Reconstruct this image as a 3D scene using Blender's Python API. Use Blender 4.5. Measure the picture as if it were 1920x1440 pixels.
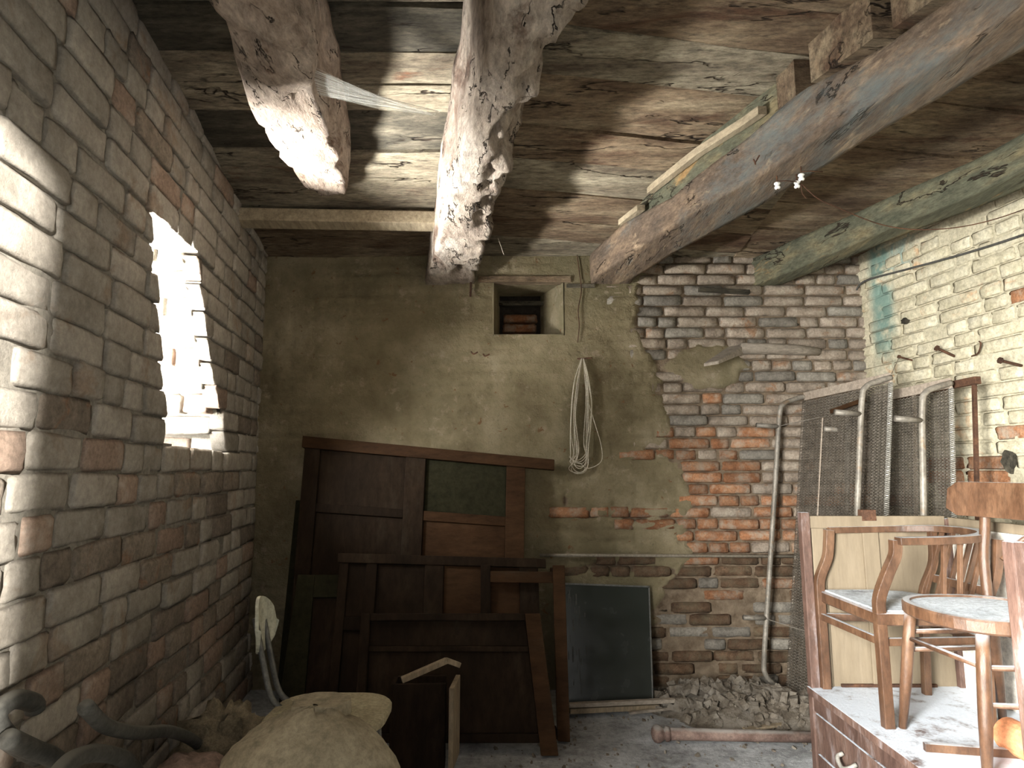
import bpy, bmesh, math, random
from mathutils import Vector, Matrix, noise
random.seed(7)
R = random.random
S = bpy.context.scene
COL = S.collection
for o in list(bpy.data.objects):
    bpy.data.objects.remove(o)

# ------------------------------------------------------------ camera, light, exposure
F, TH, CH = 1180.0, math.atan(165 / 1180), 1.25        # focal length in pixels of a 1920 frame, upward pitch, eye height
cam = bpy.data.cameras.new('camera'); co = bpy.data.objects.new('camera', cam); COL.objects.link(co)
cam.sensor_width = 36; cam.lens = 36 * F / 1920; cam.clip_start = .02
co.location = (0, 0, CH); co.rotation_euler = (math.pi / 2 + TH, 0, 0)
S.camera = co

S.view_settings.view_transform = 'Standard'; S.view_settings.look = 'None'
S.view_settings.exposure = 0.0; S.view_settings.gamma = 1
S.view_settings.use_curve_mapping = False

W = bpy.data.worlds.new('sky'); S.world = W; W.use_nodes = True
bg = W.node_tree.nodes['Background']; bg.inputs[0].default_value = (.82, .9, 1, 1); bg.inputs[1].default_value = .35

def light(name, kind, loc, aim, energy, color, **kw):
    l = bpy.data.lights.new(name, kind); l.energy = energy; l.color = color
    for k, v in kw.items(): setattr(l, k, v)
    o = bpy.data.objects.new(name, l); COL.objects.link(o); o.location = loc
    o.rotation_euler = (Vector(aim) - Vector(loc)).to_track_quat('-Z', 'Y').to_euler()
    return o
AX = -.151                                  # the room runs a little to the left of the camera's axis
PHI = math.radians(40)
sd = Vector((-math.sin(PHI), math.cos(PHI), -.16))
light('sun', 'SUN', (3, -4, 3), Vector((3, -4, 3)) + sd, 24, (1, .95, .86), angle=math.radians(2.2))
light('doorway_daylight', 'AREA', (-.70, -.12, 1.30), (2.3, 2.3, .75), 104, (1, .985, .93), shape='RECTANGLE', size=.6, size_y=1.3, spread=math.radians(66))
light('doorway_sky', 'AREA', (.1, -.14, 1.5), (-.4, 4, 2.0), 7.5, (1, .985, .93), shape='RECTANGLE', size=1.1, size_y=1.3)
light('window_daylight', 'AREA', (-2.2, 2.5, 1.0), (.1, 2.4, 2.7), 560, (1, .98, .92), shape='RECTANGLE', size=.7, size_y=.7, spread=math.radians(95))
light('window_sky', 'AREA', (-2.25, 2.0, 1.9), (-1.5, 2.95, 1.8), 60, (1, .98, .93), shape='RECTANGLE', size=.5, size_y=1.0, spread=math.radians(110))

# ------------------------------------------------------------ helpers
def ray(px, py):
    u = (px - 960) / F; v = (720 - py) / F
    return Vector((u, math.cos(TH) - v * math.sin(TH), math.sin(TH) + v * math.cos(TH)))
def atY(px, py, Y):
    r = ray(px, py); return Vector((0, 0, CH)) + r * (Y / r.y)
def atZ(px, py, Z):
    r = ray(px, py); return Vector((0, 0, CH)) + r * ((Z - CH) / r.z)
def atW(px, py, a):                          # on the vertical plane X = a + AX*Y (left wall a=-1, right wall a=2.805)
    r = ray(px, py); return Vector((0, 0, CH)) + r * (a / (r.x - AX * r.y))

def tag(o, label, cat, group=None, kind=None):
    if label: o['label'] = label
    if cat: o['category'] = cat
    if group: o['group'] = group
    if kind: o['kind'] = kind
    return o
def empty(name, loc=(0, 0, 0), rz=0):
    o = bpy.data.objects.new(name, None); COL.objects.link(o); o.location = loc; o.rotation_euler.z = rz
    o.empty_display_size = .05
    return o
def par(o, p):
    if p is not None:
        o.parent = p
        m = Matrix.LocRotScale(p.location, p.rotation_euler, p.scale)
        o.matrix_parent_inverse = m.inverted()
    return o
def nz(x, y=0, z=0, s=1.0):
    return noise.noise(Vector((x * s, y * s, z * s)))
def frac(x, y, z, s=1.0, o=4):
    return noise.fractal(Vector((x * s, y * s, z * s)), 1.0, 2.0, o)

class MB:
    def __init__(s): s.v = []; s.f = []
    def add(s, vs, fs):
        n = len(s.v); s.v += [tuple(v) for v in vs]; s.f += [tuple(i + n for i in f) for f in fs]; return s
    def hexa(s, c):                          # 8 corners: bottom 4, top 4
        return s.add(c, [(0, 3, 2, 1), (4, 5, 6, 7), (0, 1, 5, 4), (1, 2, 6, 5), (2, 3, 7, 6), (3, 0, 4, 7)])
    def box(s, x0, x1, y0, y1, z0, z1, m=None):
        c = [Vector(p) for p in ((x0, y0, z0), (x1, y0, z0), (x1, y1, z0), (x0, y1, z0), (x0, y0, z1), (x1, y0, z1), (x1, y1, z1), (x0, y1, z1))]
        if m: c = [m @ p for p in c]
        return s.hexa(c)
    def chunk(s, q, c):
        m = Matrix.Translation(c) @ Matrix.Rotation(R() * 6, 4, Vector((R() - .5, R() - .5, R() - .5 + .01)).normalized())
        return s.hexa([m @ Vector((i * q * (.6 + R() * .6), j * q * (.5 + R() * .6), k * q * (.35 + R() * .5))) for i, j, k in ((-1, -1, -1), (1, -1, -1), (1, 1, -1), (-1, 1, -1), (-1, -1, 1), (1, -1, 1), (1, 1, 1), (-1, 1, 1))])
    def bar(s, a, b, w, h, up=(0, 0, 1), w2=None, h2=None):
        a, b = Vector(a), Vector(b); d = (b - a).normalized(); up = Vector(up)
        if abs(d.dot(up)) > .95: up = Vector((0, 1, 0))
        sx = d.cross(up).normalized(); sy = sx.cross(d).normalized(); c = []
        for p, ww, hh in ((a, w, h), (b, w2 or w, h2 or h)):
            for i, j in ((-1, -1), (1, -1), (1, 1), (-1, 1)): c.append(p + sx * ww / 2 * i + sy * hh / 2 * j)
        return s.hexa(c)
    def tube(s, pts, r, n=8, cap=True, closed=False, flat=1.0):
        pts = [Vector(p) for p in pts]; N = len(pts)
        rs = r if isinstance(r, (list, tuple)) else [r] * N
        up = Vector((0, 0, 1)); base = len(s.v)
        prev = None
        for i, p in enumerate(pts):
            if closed: d = (pts[(i + 1) % N] - pts[i - 1]).normalized()
            else: d = (pts[min(i + 1, N - 1)] - pts[max(i - 1, 0)]).normalized()
            if prev is None:
                a = up if abs(d.dot(up)) < .9 else Vector((1, 0, 0))
                sx = d.cross(a).normalized()
            else:
                sx = (prev - d * prev.dot(d)).normalized()
            prev = sx; sy = d.cross(sx)
            for k in range(n):
                t = 2 * math.pi * k / n
                s.v.append(tuple(p + (sx * math.cos(t) + sy * math.sin(t) * flat) * rs[i]))
        M = N if closed else N - 1
        for i in range(M):
            for k in range(n):
                a = base + i * n; b = base + ((i + 1) % N) * n
                s.f.append((a + k, a + (k + 1) % n, b + (k + 1) % n, b + k))
        if cap and not closed:
            s.f.append(tuple(base + k for k in range(n))[::-1]); s.f.append(tuple(base + (N - 1) * n + k for k in range(n)))
        return s
    def loft(s, secs, cap=True):             # list of equal rings
        n = len(secs[0]); base = len(s.v)
        for q in secs: s.v += [tuple(p) for p in q]
        for i in range(len(secs) - 1):
            for k in range(n):
                a = base + i * n; b = a + n
                s.f.append((a + k, a + (k + 1) % n, b + (k + 1) % n, b + k))
        if cap:
            s.f.append(tuple(base + k for k in range(n))[::-1]); s.f.append(tuple(base + (len(secs) - 1) * n + k for k in range(n)))
        return s
    def mesh(s, name, bevel=0, smooth=False):
        me = bpy.data.meshes.new(name); me.from_pydata(s.v, [], s.f)
        bm = bmesh.new(); bm.from_mesh(me)
        bmesh.ops.recalc_face_normals(bm, faces=bm.faces)
        if bevel:
            bmesh.ops.bevel(bm, geom=[e for e in bm.edges], offset=bevel, segments=2, affect='EDGES', profile=.6)
        bm.to_mesh(me); bm.free()
        if smooth:
            for p in me.polygons: p.use_smooth = True
        return me
    def build(s, name, mat, parent=None, bevel=0, smooth=False, kind=None):
        o = bpy.data.objects.new(name, s.mesh(name, bevel, smooth)); COL.objects.link(o)
        if mat: o.data.materials.append(mat)
        if kind: o['kind'] = kind
        return par(o, parent)

def spline(pts, n=6):                        # Catmull-Rom through the points
    P = [Vector(p) for p in pts]; P = [P[0] * 2 - P[1]] + P + [P[-1] * 2 - P[-2]]; out = []
    for i in range(1, len(P) - 2):
        a, b, c, d = P[i - 1:i + 3]
        for k in range(n):
            t = k / n
            out.append(.5 * ((2 * b) + (c - a) * t + (2 * a - 5 * b + 4 * c - d) * t * t + (3 * b - a - 3 * c + d) * t ** 3))
    out.append(P[-2]); return out
def interp(tab, x):
    if x <= tab[0][0]: return tab[0][1]
    for (a, b), (c, d) in zip(tab, tab[1:]):
        if x <= c: return b + (d - b) * (x - a) / (c - a)
    return tab[-1][1]

# ------------------------------------------------------------ materials
def mat(name, cols, scale=8, stretch=(1, 1, 1), rough=.85, bump=.3, bscale=40, metal=0, spec=.3, rnd=.15, dust=None, dustamt=.5, dustscale=6, detail=6, obj=False, stain=None, stainscale=3, staint=.6, alpha=None, bdist=.012, topdust=None, fine=.32, crack=None, drip=None):
    m = bpy.data.materials.new(name); m.use_nodes = True
    nt = m.node_tree; N = nt.nodes; L = nt.links; b = N['Principled BSDF']
    b.inputs['Roughness'].default_value = rough; b.inputs['Metallic'].default_value = metal
    b.inputs['Specular IOR Level'].default_value = spec
    if obj: src = N.new('ShaderNodeTexCoord').outputs['Object']
    else: src = N.new('ShaderNodeNewGeometry').outputs['Position']
    mp = N.new('ShaderNodeMapping'); mp.inputs['Scale'].default_value = stretch; L.new(src, mp.inputs[0])
    if rnd:
        oi = N.new('ShaderNodeObjectInfo'); va = N.new('ShaderNodeVectorMath'); va.operation = 'SCALE'
        cx = N.new('ShaderNodeCombineXYZ')
        for i in range(3): L.new(oi.outputs['Random'], cx.inputs[i])
        L.new(cx.outputs[0], va.inputs[0]); va.inputs['Scale'].default_value = 7
        ad = N.new('ShaderNodeVectorMath'); L.new(mp.outputs[0], ad.inputs[0]); L.new(va.outputs[0], ad.inputs[1]); co_ = ad.outputs[0]
    else: co_ = mp.outputs[0]
    def noi(sc, det=detail, ro=.6, dis=0, vec=co_):
        n = N.new('ShaderNodeTexNoise'); n.inputs['Scale'].default_value = sc; n.inputs['Detail'].default_value = det
        n.inputs['Roughness'].default_value = ro; n.inputs['Distortion'].default_value = dis; L.new(vec, n.inputs['Vector']); return n.outputs['Fac']
    r = N.new('ShaderNodeValToRGB'); L.new(noi(scale), r.inputs[0]); e = r.color_ramp.elements
    k = len(cols); lo, hi = .3, .7
    e[0].position = lo; e[0].color = (*cols[0], 1); e[1].position = hi; e[1].color = (*cols[-1], 1)
    for i in range(1, k - 1):
        q = e.new(lo + (hi - lo) * i / (k - 1)); q.color = (*cols[i], 1)
    out = r.outputs[0]
    def mixc(fac, col, a):
        mx = N.new('ShaderNodeMix'); mx.data_type = 'RGBA'; L.new(fac, mx.inputs['Factor']); L.new(a, mx.inputs['A'])
        mx.inputs['B'].default_value = (*col, 1); return mx.outputs['Result']
    def rampf(fac, a, bb, v1=1.0):
        q = N.new('ShaderNodeMapRange'); q.interpolation_type = 'SMOOTHSTEP'; L.new(fac, q.inputs[0]); q.inputs[1].default_value = a; q.inputs[2].default_value = bb; q.inputs[4].default_value = v1; return q.outputs[0]
    if stain: out = mixc(rampf(noi(stainscale, 8, .65, .6, mp.outputs[0]), staint - .04, staint + .08), stain, out)
    if fine:
        q = N.new('ShaderNodeMapRange'); L.new(noi(scale * 6.5, 10, .78), q.inputs[0]); q.inputs[1].default_value = .32; q.inputs[2].default_value = .68; q.inputs[3].default_value = 1 - fine * 1.5; q.inputs[4].default_value = 1 + fine
        h0 = N.new('ShaderNodeHueSaturation'); L.new(out, h0.inputs['Color']); L.new(q.outputs[0], h0.inputs['Value']); out = h0.outputs[0]
    ck = None
    if crack:
        def band(sc, w_, det=5):
            a_ = N.new('ShaderNodeMath'); a_.operation = 'SUBTRACT'; L.new(noi(sc, det, .6, .3), a_.inputs[0]); a_.inputs[1].default_value = .5
            b_ = N.new('ShaderNodeMath'); b_.operation = 'ABSOLUTE'; L.new(a_.outputs[0], b_.inputs[0]); return rampf(b_.outputs[0], w_, 0)
        m0 = N.new('ShaderNodeMath'); m0.operation = 'MULTIPLY'; L.new(band(crack, .014), m0.inputs[0]); L.new(rampf(noi(crack * 1.3, 3), .5, .58), m0.inputs[1]); ck = m0.outputs[0]
        out = mixc(ck, (.03, .018, .01), out)
    if dust: out = mixc(rampf(noi(dustscale, 10, .75), 1 - dustamt - .12, 1 - dustamt + .12, .9), dust, out)
    if drip:
        yc_, w_, dc = drip; sp2 = N.new('ShaderNodeSeparateXYZ'); L.new(src, sp2.inputs[0])
        a1 = N.new('ShaderNodeMath'); a1.operation = 'SUBTRACT'; L.new(sp2.outputs[1], a1.inputs[0]); a1.inputs[1].default_value = yc_
        a2 = N.new('ShaderNodeMath'); a2.operation = 'ABSOLUTE'; L.new(a1.outputs[0], a2.inputs[0])
        a3 = N.new('ShaderNodeMath'); a3.operation = 'MULTIPLY'; L.new(rampf(a2.outputs[0], w_, w_ * .3), a3.inputs[0]); L.new(rampf(sp2.outputs[2], 1.75, 2.1, .8), a3.inputs[1])
        a4 = N.new('ShaderNodeMath'); a4.operation = 'MULTIPLY'; L.new(a3.outputs[0], a4.inputs[0]); L.new(rampf(noi(7, 6, .6, 0, mp.outputs[0]), .35, .55), a4.inputs[1]); out = mixc(a4.outputs[0], dc, out)
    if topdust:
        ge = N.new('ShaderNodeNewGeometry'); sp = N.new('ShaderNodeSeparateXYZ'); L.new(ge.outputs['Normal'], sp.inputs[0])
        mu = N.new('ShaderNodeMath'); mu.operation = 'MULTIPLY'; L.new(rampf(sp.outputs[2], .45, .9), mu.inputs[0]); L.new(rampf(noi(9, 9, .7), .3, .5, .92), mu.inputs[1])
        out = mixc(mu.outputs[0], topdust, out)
    if rnd:
        hs = N.new('ShaderNodeHueSaturation'); L.new(out, hs.inputs['Color'])
        q = N.new('ShaderNodeMapRange'); L.new(oi.outputs['Random'], q.inputs[0]); q.inputs[3].default_value = 1 - rnd; q.inputs[4].default_value = 1 + rnd
        L.new(q.outputs[0], hs.inputs['Value']); out = hs.outputs[0]
    L.new(out, b.inputs['Base Color'])
    if bump:
        bp = N.new('ShaderNodeBump'); bp.inputs['Strength'].default_value = bump; bp.inputs['Distance'].default_value = bdist
        hh = noi(bscale, 10, .75)
        if ck is not None:
            sb = N.new('ShaderNodeMath'); sb.operation = 'SUBTRACT'; L.new(hh, sb.inputs[0]); L.new(ck, sb.inputs[1]); hh = sb.outputs[0]
        L.new(hh, bp.inputs['Height']); L.new(bp.outputs[0], b.inputs['Normal'])
    if alpha is not None:
        b.inputs['Alpha'].default_value = alpha
    return m
M = {}
M['orange'] = mat('fired_brick', [(.24, .10, .045), (.36, .165, .08), (.43, .235, .13)], 14, bump=1, bscale=45, rnd=.25, dust=(.38, .32, .25), dustamt=.45, dustscale=12)
M['washed'] = mat('limewashed_brick', [(.22, .175, .135), (.36, .295, .235), (.46, .395, .32)], 12, bump=1, bscale=45, rnd=.18, stain=(.30, .18, .11), stainscale=9, staint=.6)
M['grey'] = mat('greyed_brick', [(.17, .15, .125), (.26, .235, .2), (.34, .31, .26)], 12, bump=1, bscale=45, rnd=.2)
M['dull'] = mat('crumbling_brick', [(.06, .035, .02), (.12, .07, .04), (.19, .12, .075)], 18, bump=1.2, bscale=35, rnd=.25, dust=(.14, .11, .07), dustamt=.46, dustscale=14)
M['leftb'] = mat('whitened_stone_brick', [(.24, .215, .18), (.33, .30, .26), (.40, .37, .32)], 6, bump=.7, bscale=35, rnd=.16, stain=(.27, .21, .16), stainscale=3.2, staint=.60, fine=.22)
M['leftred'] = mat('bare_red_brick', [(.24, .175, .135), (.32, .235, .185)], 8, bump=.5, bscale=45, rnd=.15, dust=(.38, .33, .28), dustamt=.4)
M['leftbrown'] = mat('dark_brown_brick', [(.17, .14, .11), (.24, .20, .16), (.30, .255, .21)], 7, bump=.8, bscale=35, rnd=.2, stain=(.27, .16, .10), stainscale=5, staint=.6)
M['leftmortar'] = mat('limewashed_mortar', [(.17, .155, .13), (.27, .25, .215)], 8, bump=.7, bscale=40, rnd=0)
M['rightb'] = mat('yellowed_limewash_brick', [(.42, .38, .26), (.54, .49, .36), (.62, .58, .45)], 7, bump=.4, bscale=50, rnd=.08, stain=(.52, .33, .19), stainscale=4, staint=.62, drip=(3.70, .13, (.10, .22, .20)))
M['rightwall'] = mat('yellowed_limewash', [(.42, .38, .27), (.56, .51, .38)], 7, bump=.5, bscale=40, rnd=0, stain=(.25, .38, .36), stainscale=2.2, staint=.64, drip=(3.70, .13, (.10, .22, .20)))
M['rubble'] = mat('rubble', [(.10, .08, .06), (.18, .15, .115), (.26, .22, .175)], 18, bump=1, bscale=60, rnd=0, dust=(.26, .235, .2), dustamt=.45, dustscale=9)
M['floor'] = mat('dusty_earth_floor', [(.235, .24, .245), (.37, .38, .39), (.49, .505, .52)], 5, bump=1, bscale=30, rnd=0, dust=(.54, .56, .58), dustamt=.42, dustscale=7)
M['ground'] = mat('pale_gravel', [(.4, .38, .33), (.5, .48, .42)], 6, rnd=0)
M['beamgrey'] = mat('limewashed_beam', [(.17, .125, .10), (.40, .33, .27), (.60, .53, .46)], 6, (1, .35, 1), bump=1.2, bscale=18, rnd=0, stain=(.14, .09, .065), stainscale=4, staint=.58, crack=9, bdist=.02, fine=.4)
M['beampink'] = mat('flaking_pinkish_limewash_beam', [(.27, .20, .155), (.46, .375, .31), (.58, .50, .43)], 6, (1, .35, 1), bump=1.1, bscale=18, rnd=0, stain=(.17, .105, .075), stainscale=10, staint=.61, crack=11, bdist=.02, fine=.4)
M['beamblue'] = mat('blue_grey_and_brown_beam', [(.085, .065, .05), (.16, .115, .08), (.27, .19, .125)], 7, (1.4, .3, 1.4), bump=1.0, bscale=22, rnd=0, stain=(.36, .27, .18), stainscale=9, staint=.6, dust=(.13, .155, .155), dustamt=.42, dustscale=3, crack=5, fine=.42, bdist=.015)
M['beamgreen'] = mat('green_and_ochre_beam', [(.07, .075, .05), (.12, .12, .08), (.22, .18, .10)], 6, (1.4, .3, 1.4), bump=1.0, bscale=22, rnd=0, stain=(.36, .22, .09), stainscale=5, staint=.6, crack=4, fine=.4, bdist=.015)
M['batten'] = mat('pale_batten', [(.27, .22, .15), (.40, .33, .23)], 8, (1, .2, 1), bump=.5, rnd=.1)
def plankmat(n, cols, **k): return mat(n, cols, 6, (.4, 1.6, 1), bump=1.1, bscale=14, rnd=.16, crack=3, fine=.5, bdist=.018, **k)
M['plankA'] = plankmat('limewashed_plank', [(.13, .10, .07), (.27, .23, .165), (.42, .37, .27)], stain=(.18, .09, .05), stainscale=5, staint=.63)
M['plankB'] = plankmat('brown_stained_plank', [(.11, .07, .043), (.21, .15, .095), (.34, .27, .18)], stain=(.11, .06, .035), stainscale=3, staint=.58)
M['plankC'] = plankmat('black_mouldy_plank', [(.03, .026, .018), (.075, .066, .048), (.19, .165, .12)])
M['ceilback'] = mat('dark_loft', [(.03, .022, .015), (.05, .04, .03)], 5, rnd=0)
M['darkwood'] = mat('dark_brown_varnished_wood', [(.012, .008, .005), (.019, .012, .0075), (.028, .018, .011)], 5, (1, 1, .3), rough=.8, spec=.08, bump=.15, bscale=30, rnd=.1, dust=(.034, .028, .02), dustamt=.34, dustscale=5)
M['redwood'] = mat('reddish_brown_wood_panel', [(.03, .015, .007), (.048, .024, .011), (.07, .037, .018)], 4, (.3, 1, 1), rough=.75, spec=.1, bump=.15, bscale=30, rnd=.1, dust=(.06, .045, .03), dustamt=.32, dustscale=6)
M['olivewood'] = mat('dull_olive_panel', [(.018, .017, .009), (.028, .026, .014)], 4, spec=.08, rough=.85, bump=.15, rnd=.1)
M['cabwood'] = mat('scuffed_brown_cabinet_wood', [(.06, .033, .026), (.11, .065, .05), (.17, .11, .085)], 7, (1, 1, .3), rough=.55, bump=.35, bscale=50, rnd=.1, dust=(.30, .27, .28), dustamt=.38, dustscale=14, topdust=(.6, .66, .74))  # top dust carries the bluish white of skylight in its colour
M['palewood'] = mat('pale_panel_wood', [(.15, .118, .08), (.185, .147, .1), (.22, .178, .125)], 4, (2.5, 2.5, .3), rough=.7, bump=.15, rnd=.08, fine=.1)
M['whitepanel'] = mat('whitish_board', [(.68, .64, .56), (.8, .77, .7)], 4, rough=.7, bump=.1, rnd=.05)
M['chairwood'] = mat('worn_brown_chair_wood', [(.045, .021, .011), (.09, .045, .024), (.15, .083, .047)], 9, (1, 1, .4), rough=.4, spec=.5, bump=.25, bscale=50, rnd=.08, dust=(.18, .125, .09), dustamt=.28, dustscale=10, topdust=(.55, .58, .62))  # dust on upward faces, with skylight blue painted in
M['dusty'] = mat('sky_tinted_dust', [(.42, .47, .52), (.62, .68, .74), (.7, .76, .82)], 10, rough=.9, bump=.4, bscale=60, rnd=0, stain=(.22, .23, .27), stainscale=7, staint=.63)  # seat dust with the blue-white of sky light put into its colour
M['galv'] = mat('dull_painted_steel_tube', [(.14, .125, .105), (.21, .19, .16), (.28, .255, .22)], 9, rough=.5, metal=.2, bump=.15, rnd=.1, stain=(.2, .14, .09), stainscale=12, staint=.6)
M['coil'] = mat('bright_steel_coil', [(.3, .29, .26), (.42, .4, .36)], 30, rough=.45, metal=.3, bump=0, rnd=0)
M['wire'] = mat('grey_steel_wire', [(.12, .105, .085), (.2, .175, .145)], 20, rough=.5, metal=.5, bump=0, rnd=.1)
M['rail'] = mat('pale_steel_rail', [(.33, .27, .22), (.45, .38, .31)], 9, rough=.6, metal=.2, bump=.15, rnd=.05)
M['rust'] = mat('rusty_iron', [(.045, .025, .018), (.10, .05, .03), (.16, .08, .045)], 20, rough=.8, metal=.3, bump=.6, rnd=.1)
M['pipe'] = mat('brown_rusted_pipe', [(.12, .075, .06), (.18, .12, .10), (.24, .17, .14)], 12, rough=.7, metal=.2, bump=.4, rnd=.1, topdust=(.28, .26, .24))
M['greypipe'] = mat('dusty_grey_rod', [(.2, .17, .13), (.28, .25, .2)], 12, rough=.8, bump=.3, rnd=.1)
M['cord'] = mat('off_white_cord', [(.42, .38, .30), (.55, .5, .41)], 20, rough=.8, bump=0, rnd=.05)
M['porcelain'] = mat('white_porcelain', [(.8, .8, .78), (.88, .88, .86)], 5, rough=.2, bump=0, rnd=0, fine=0)
M['terracotta'] = mat('terracotta', [(.62, .24, .11), (.74, .32, .16)], 6, rough=.7, bump=.15, rnd=0)
M['sack'] = mat('dusty_beige_canvas', [(.22, .185, .125), (.29, .25, .175), (.35, .305, .22)], 5, rough=.95, bump=.5, bscale=28, rnd=0, stain=(.15, .11, .075), stainscale=13, staint=.685)
M['rag'] = mat('frayed_tan_felt', [(.22, .18, .12), (.36, .3, .2)], 16, rough=1, bump=1, bscale=60, rnd=0)
M['pinkcloth'] = mat('faded_pinkish_cloth', [(.22, .15, .12), (.33, .24, .19)], 7, rough=1, bump=.5, rnd=0)
M['hose'] = mat('grey_rubber_hose', [(.05, .05, .045), (.085, .083, .075)], 7, rough=.8, bump=.3, rnd=.1, topdust=(.13, .125, .11))
M['cream'] = mat('cream_laminate', [(.36, .36, .28), (.46, .46, .37)], 6, rough=.5, bump=.1, rnd=.05)
M['seatpad'] = mat('cracked_cream_seat', [(.30, .26, .17), (.42, .37, .25)], 12, rough=.8, bump=.8, bscale=30, rnd=0, stain=(.12, .09, .05), stainscale=15, staint=.66)
M['darksteel'] = mat('dull_dark_steel', [(.09, .09, .085), (.15, .15, .14)], 9, rough=.45, metal=.4, bump=.1, rnd=0)
M['offwood'] = mat('raw_offcut_wood', [(.22, .17, .11), (.30, .24, .165)], 7, (1, 1, .3), rough=.8, bump=.3, rnd=.08)
M['peg'] = mat('limewashed_log', [(.26, .22, .18), (.38, .33, .27)], 9, (.4, 1, 1), bump=.8, bscale=30, rnd=.1)
M['web'] = mat('cobweb_silk', [(.7, .7, .66), (.8, .8, .76)], 5, bump=0, rnd=0, alpha=.8, fine=0)
M['websheet'] = mat('cobweb_film', [(.7, .7, .66), (.8, .8, .76)], 5, bump=0, rnd=0, alpha=.22, fine=0)

# glass pane of the leaning window
g = bpy.data.materials.new('dusty_window_glass'); g.use_nodes = True
gb = g.node_tree.nodes['Principled BSDF']; gb.inputs['Base Color'].default_value = (.022, .026, .022, 1); gb.inputs['Roughness'].default_value = .12
gb.inputs['Specular IOR Level'].default_value = .35
n1 = g.node_tree.nodes.new('ShaderNodeTexNoise'); n1.inputs['Scale'].default_value = 5; n1.inputs['Detail'].default_value = 8
rr = g.node_tree.nodes.new('ShaderNodeMapRange'); rr.inputs[1].default_value = .35; rr.inputs[2].default_value = .7; rr.inputs[3].default_value = .16; rr.inputs[4].default_value = .3
g.node_tree.links.new(n1.outputs[0], rr.inputs[0]); g.node_tree.links.new(rr.outputs[0], gb.inputs['Roughness'])
M['glass'] = g

# two-coat wall: earthy mortar where attribute 'coat' is 0, dirty plaster where it is 1
def wallmat():
    m = bpy.data.materials.new('plaster_over_brick'); m.use_nodes = True; nt = m.node_tree; N = nt.nodes; L = nt.links; b = N['Principled BSDF']
    b.inputs['Roughness'].default_value = .95; b.inputs['Specular IOR Level'].default_value = .15
    pos = N.new('ShaderNodeNewGeometry').outputs['Position']
    def noi(sc, det=8, ro=.65, dis=0):
        n = N.new('ShaderNodeTexNoise'); n.inputs['Scale'].default_value = sc; n.inputs['Detail'].default_value = det; n.inputs['Roughness'].default_value = ro; n.inputs['Distortion'].default_value = dis
        L.new(pos, n.inputs['Vector']); return n.outputs['Fac']
    def ramp(f, st):
        r = N.new('ShaderNodeValToRGB'); L.new(f, r.inputs[0]); e = r.color_ramp.elements
        e[0].position, e[0].color = st[0][0], (*st[0][1], 1); e[1].position, e[1].color = st[-1][0], (*st[-1][1], 1)
        for p, c in st[1:-1]: q = e.new(p); q.color = (*c, 1)
        return r.outputs[0]
    def mix(f, a, c):
        x = N.new('ShaderNodeMix'); x.data_type = 'RGBA'; L.new(f, x.inputs['Factor']); L.new(a, x.inputs['A'])
        if isinstance(c, tuple): x.inputs['B'].default_value = (*c, 1)
        else: L.new(c, x.inputs['B'])
        return x.outputs['Result']
    def mr(f, a, c, o1=1.0):
        q = N.new('ShaderNodeMapRange'); q.interpolation_type = 'SMOOTHSTEP'; L.new(f, q.inputs[0]); q.inputs[1].default_value = a; q.inputs[2].default_value = c; q.inputs[4].default_value = o1; return q.outputs[0]
    pl = ramp(noi(2.6), [(.3, (.13, .105, .062)), (.5, (.215, .18, .11)), (.7, (.33, .28, .19))])
    pl = mix(mr(noi(1.3, 6, .6, .5), .5, .68, .7), pl, (.135, .12, .07))
    pl = mix(mr(noi(11, 8, .7), .56, .7, .6), pl, (.37, .31, .235))
    pl = mix(mr(noi(17, 6, .6, .4), .64, .69), pl, (.17, .10, .05))
    pl = mix(mr(noi(42, 10, .8), .52, .7, .55), pl, (.10, .08, .05)); pl = mix(mr(noi(60, 10, .8, 1), .6, .74, .5), pl, (.42, .37, .28))
    mo = ramp(noi(16), [(.3, (.10, .07, .045)), (.7, (.27, .21, .15))])
    at = N.new('ShaderNodeAttribute'); at.attribute_name = 'coat'
    L.new(mix(mr(at.outputs['Fac'], .35, .65), mo, pl), b.inputs['Base Color'])
    bp = N.new('ShaderNodeBump'); bp.inputs['Strength'].default_value = 1; bp.inputs['Distance'].default_value = .02
    L.new(noi(24, 10, .7), bp.inputs['Height']); L.new(bp.outputs[0], b.inputs['Normal'])
    return m
M['backwall'] = wallmat()

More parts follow.
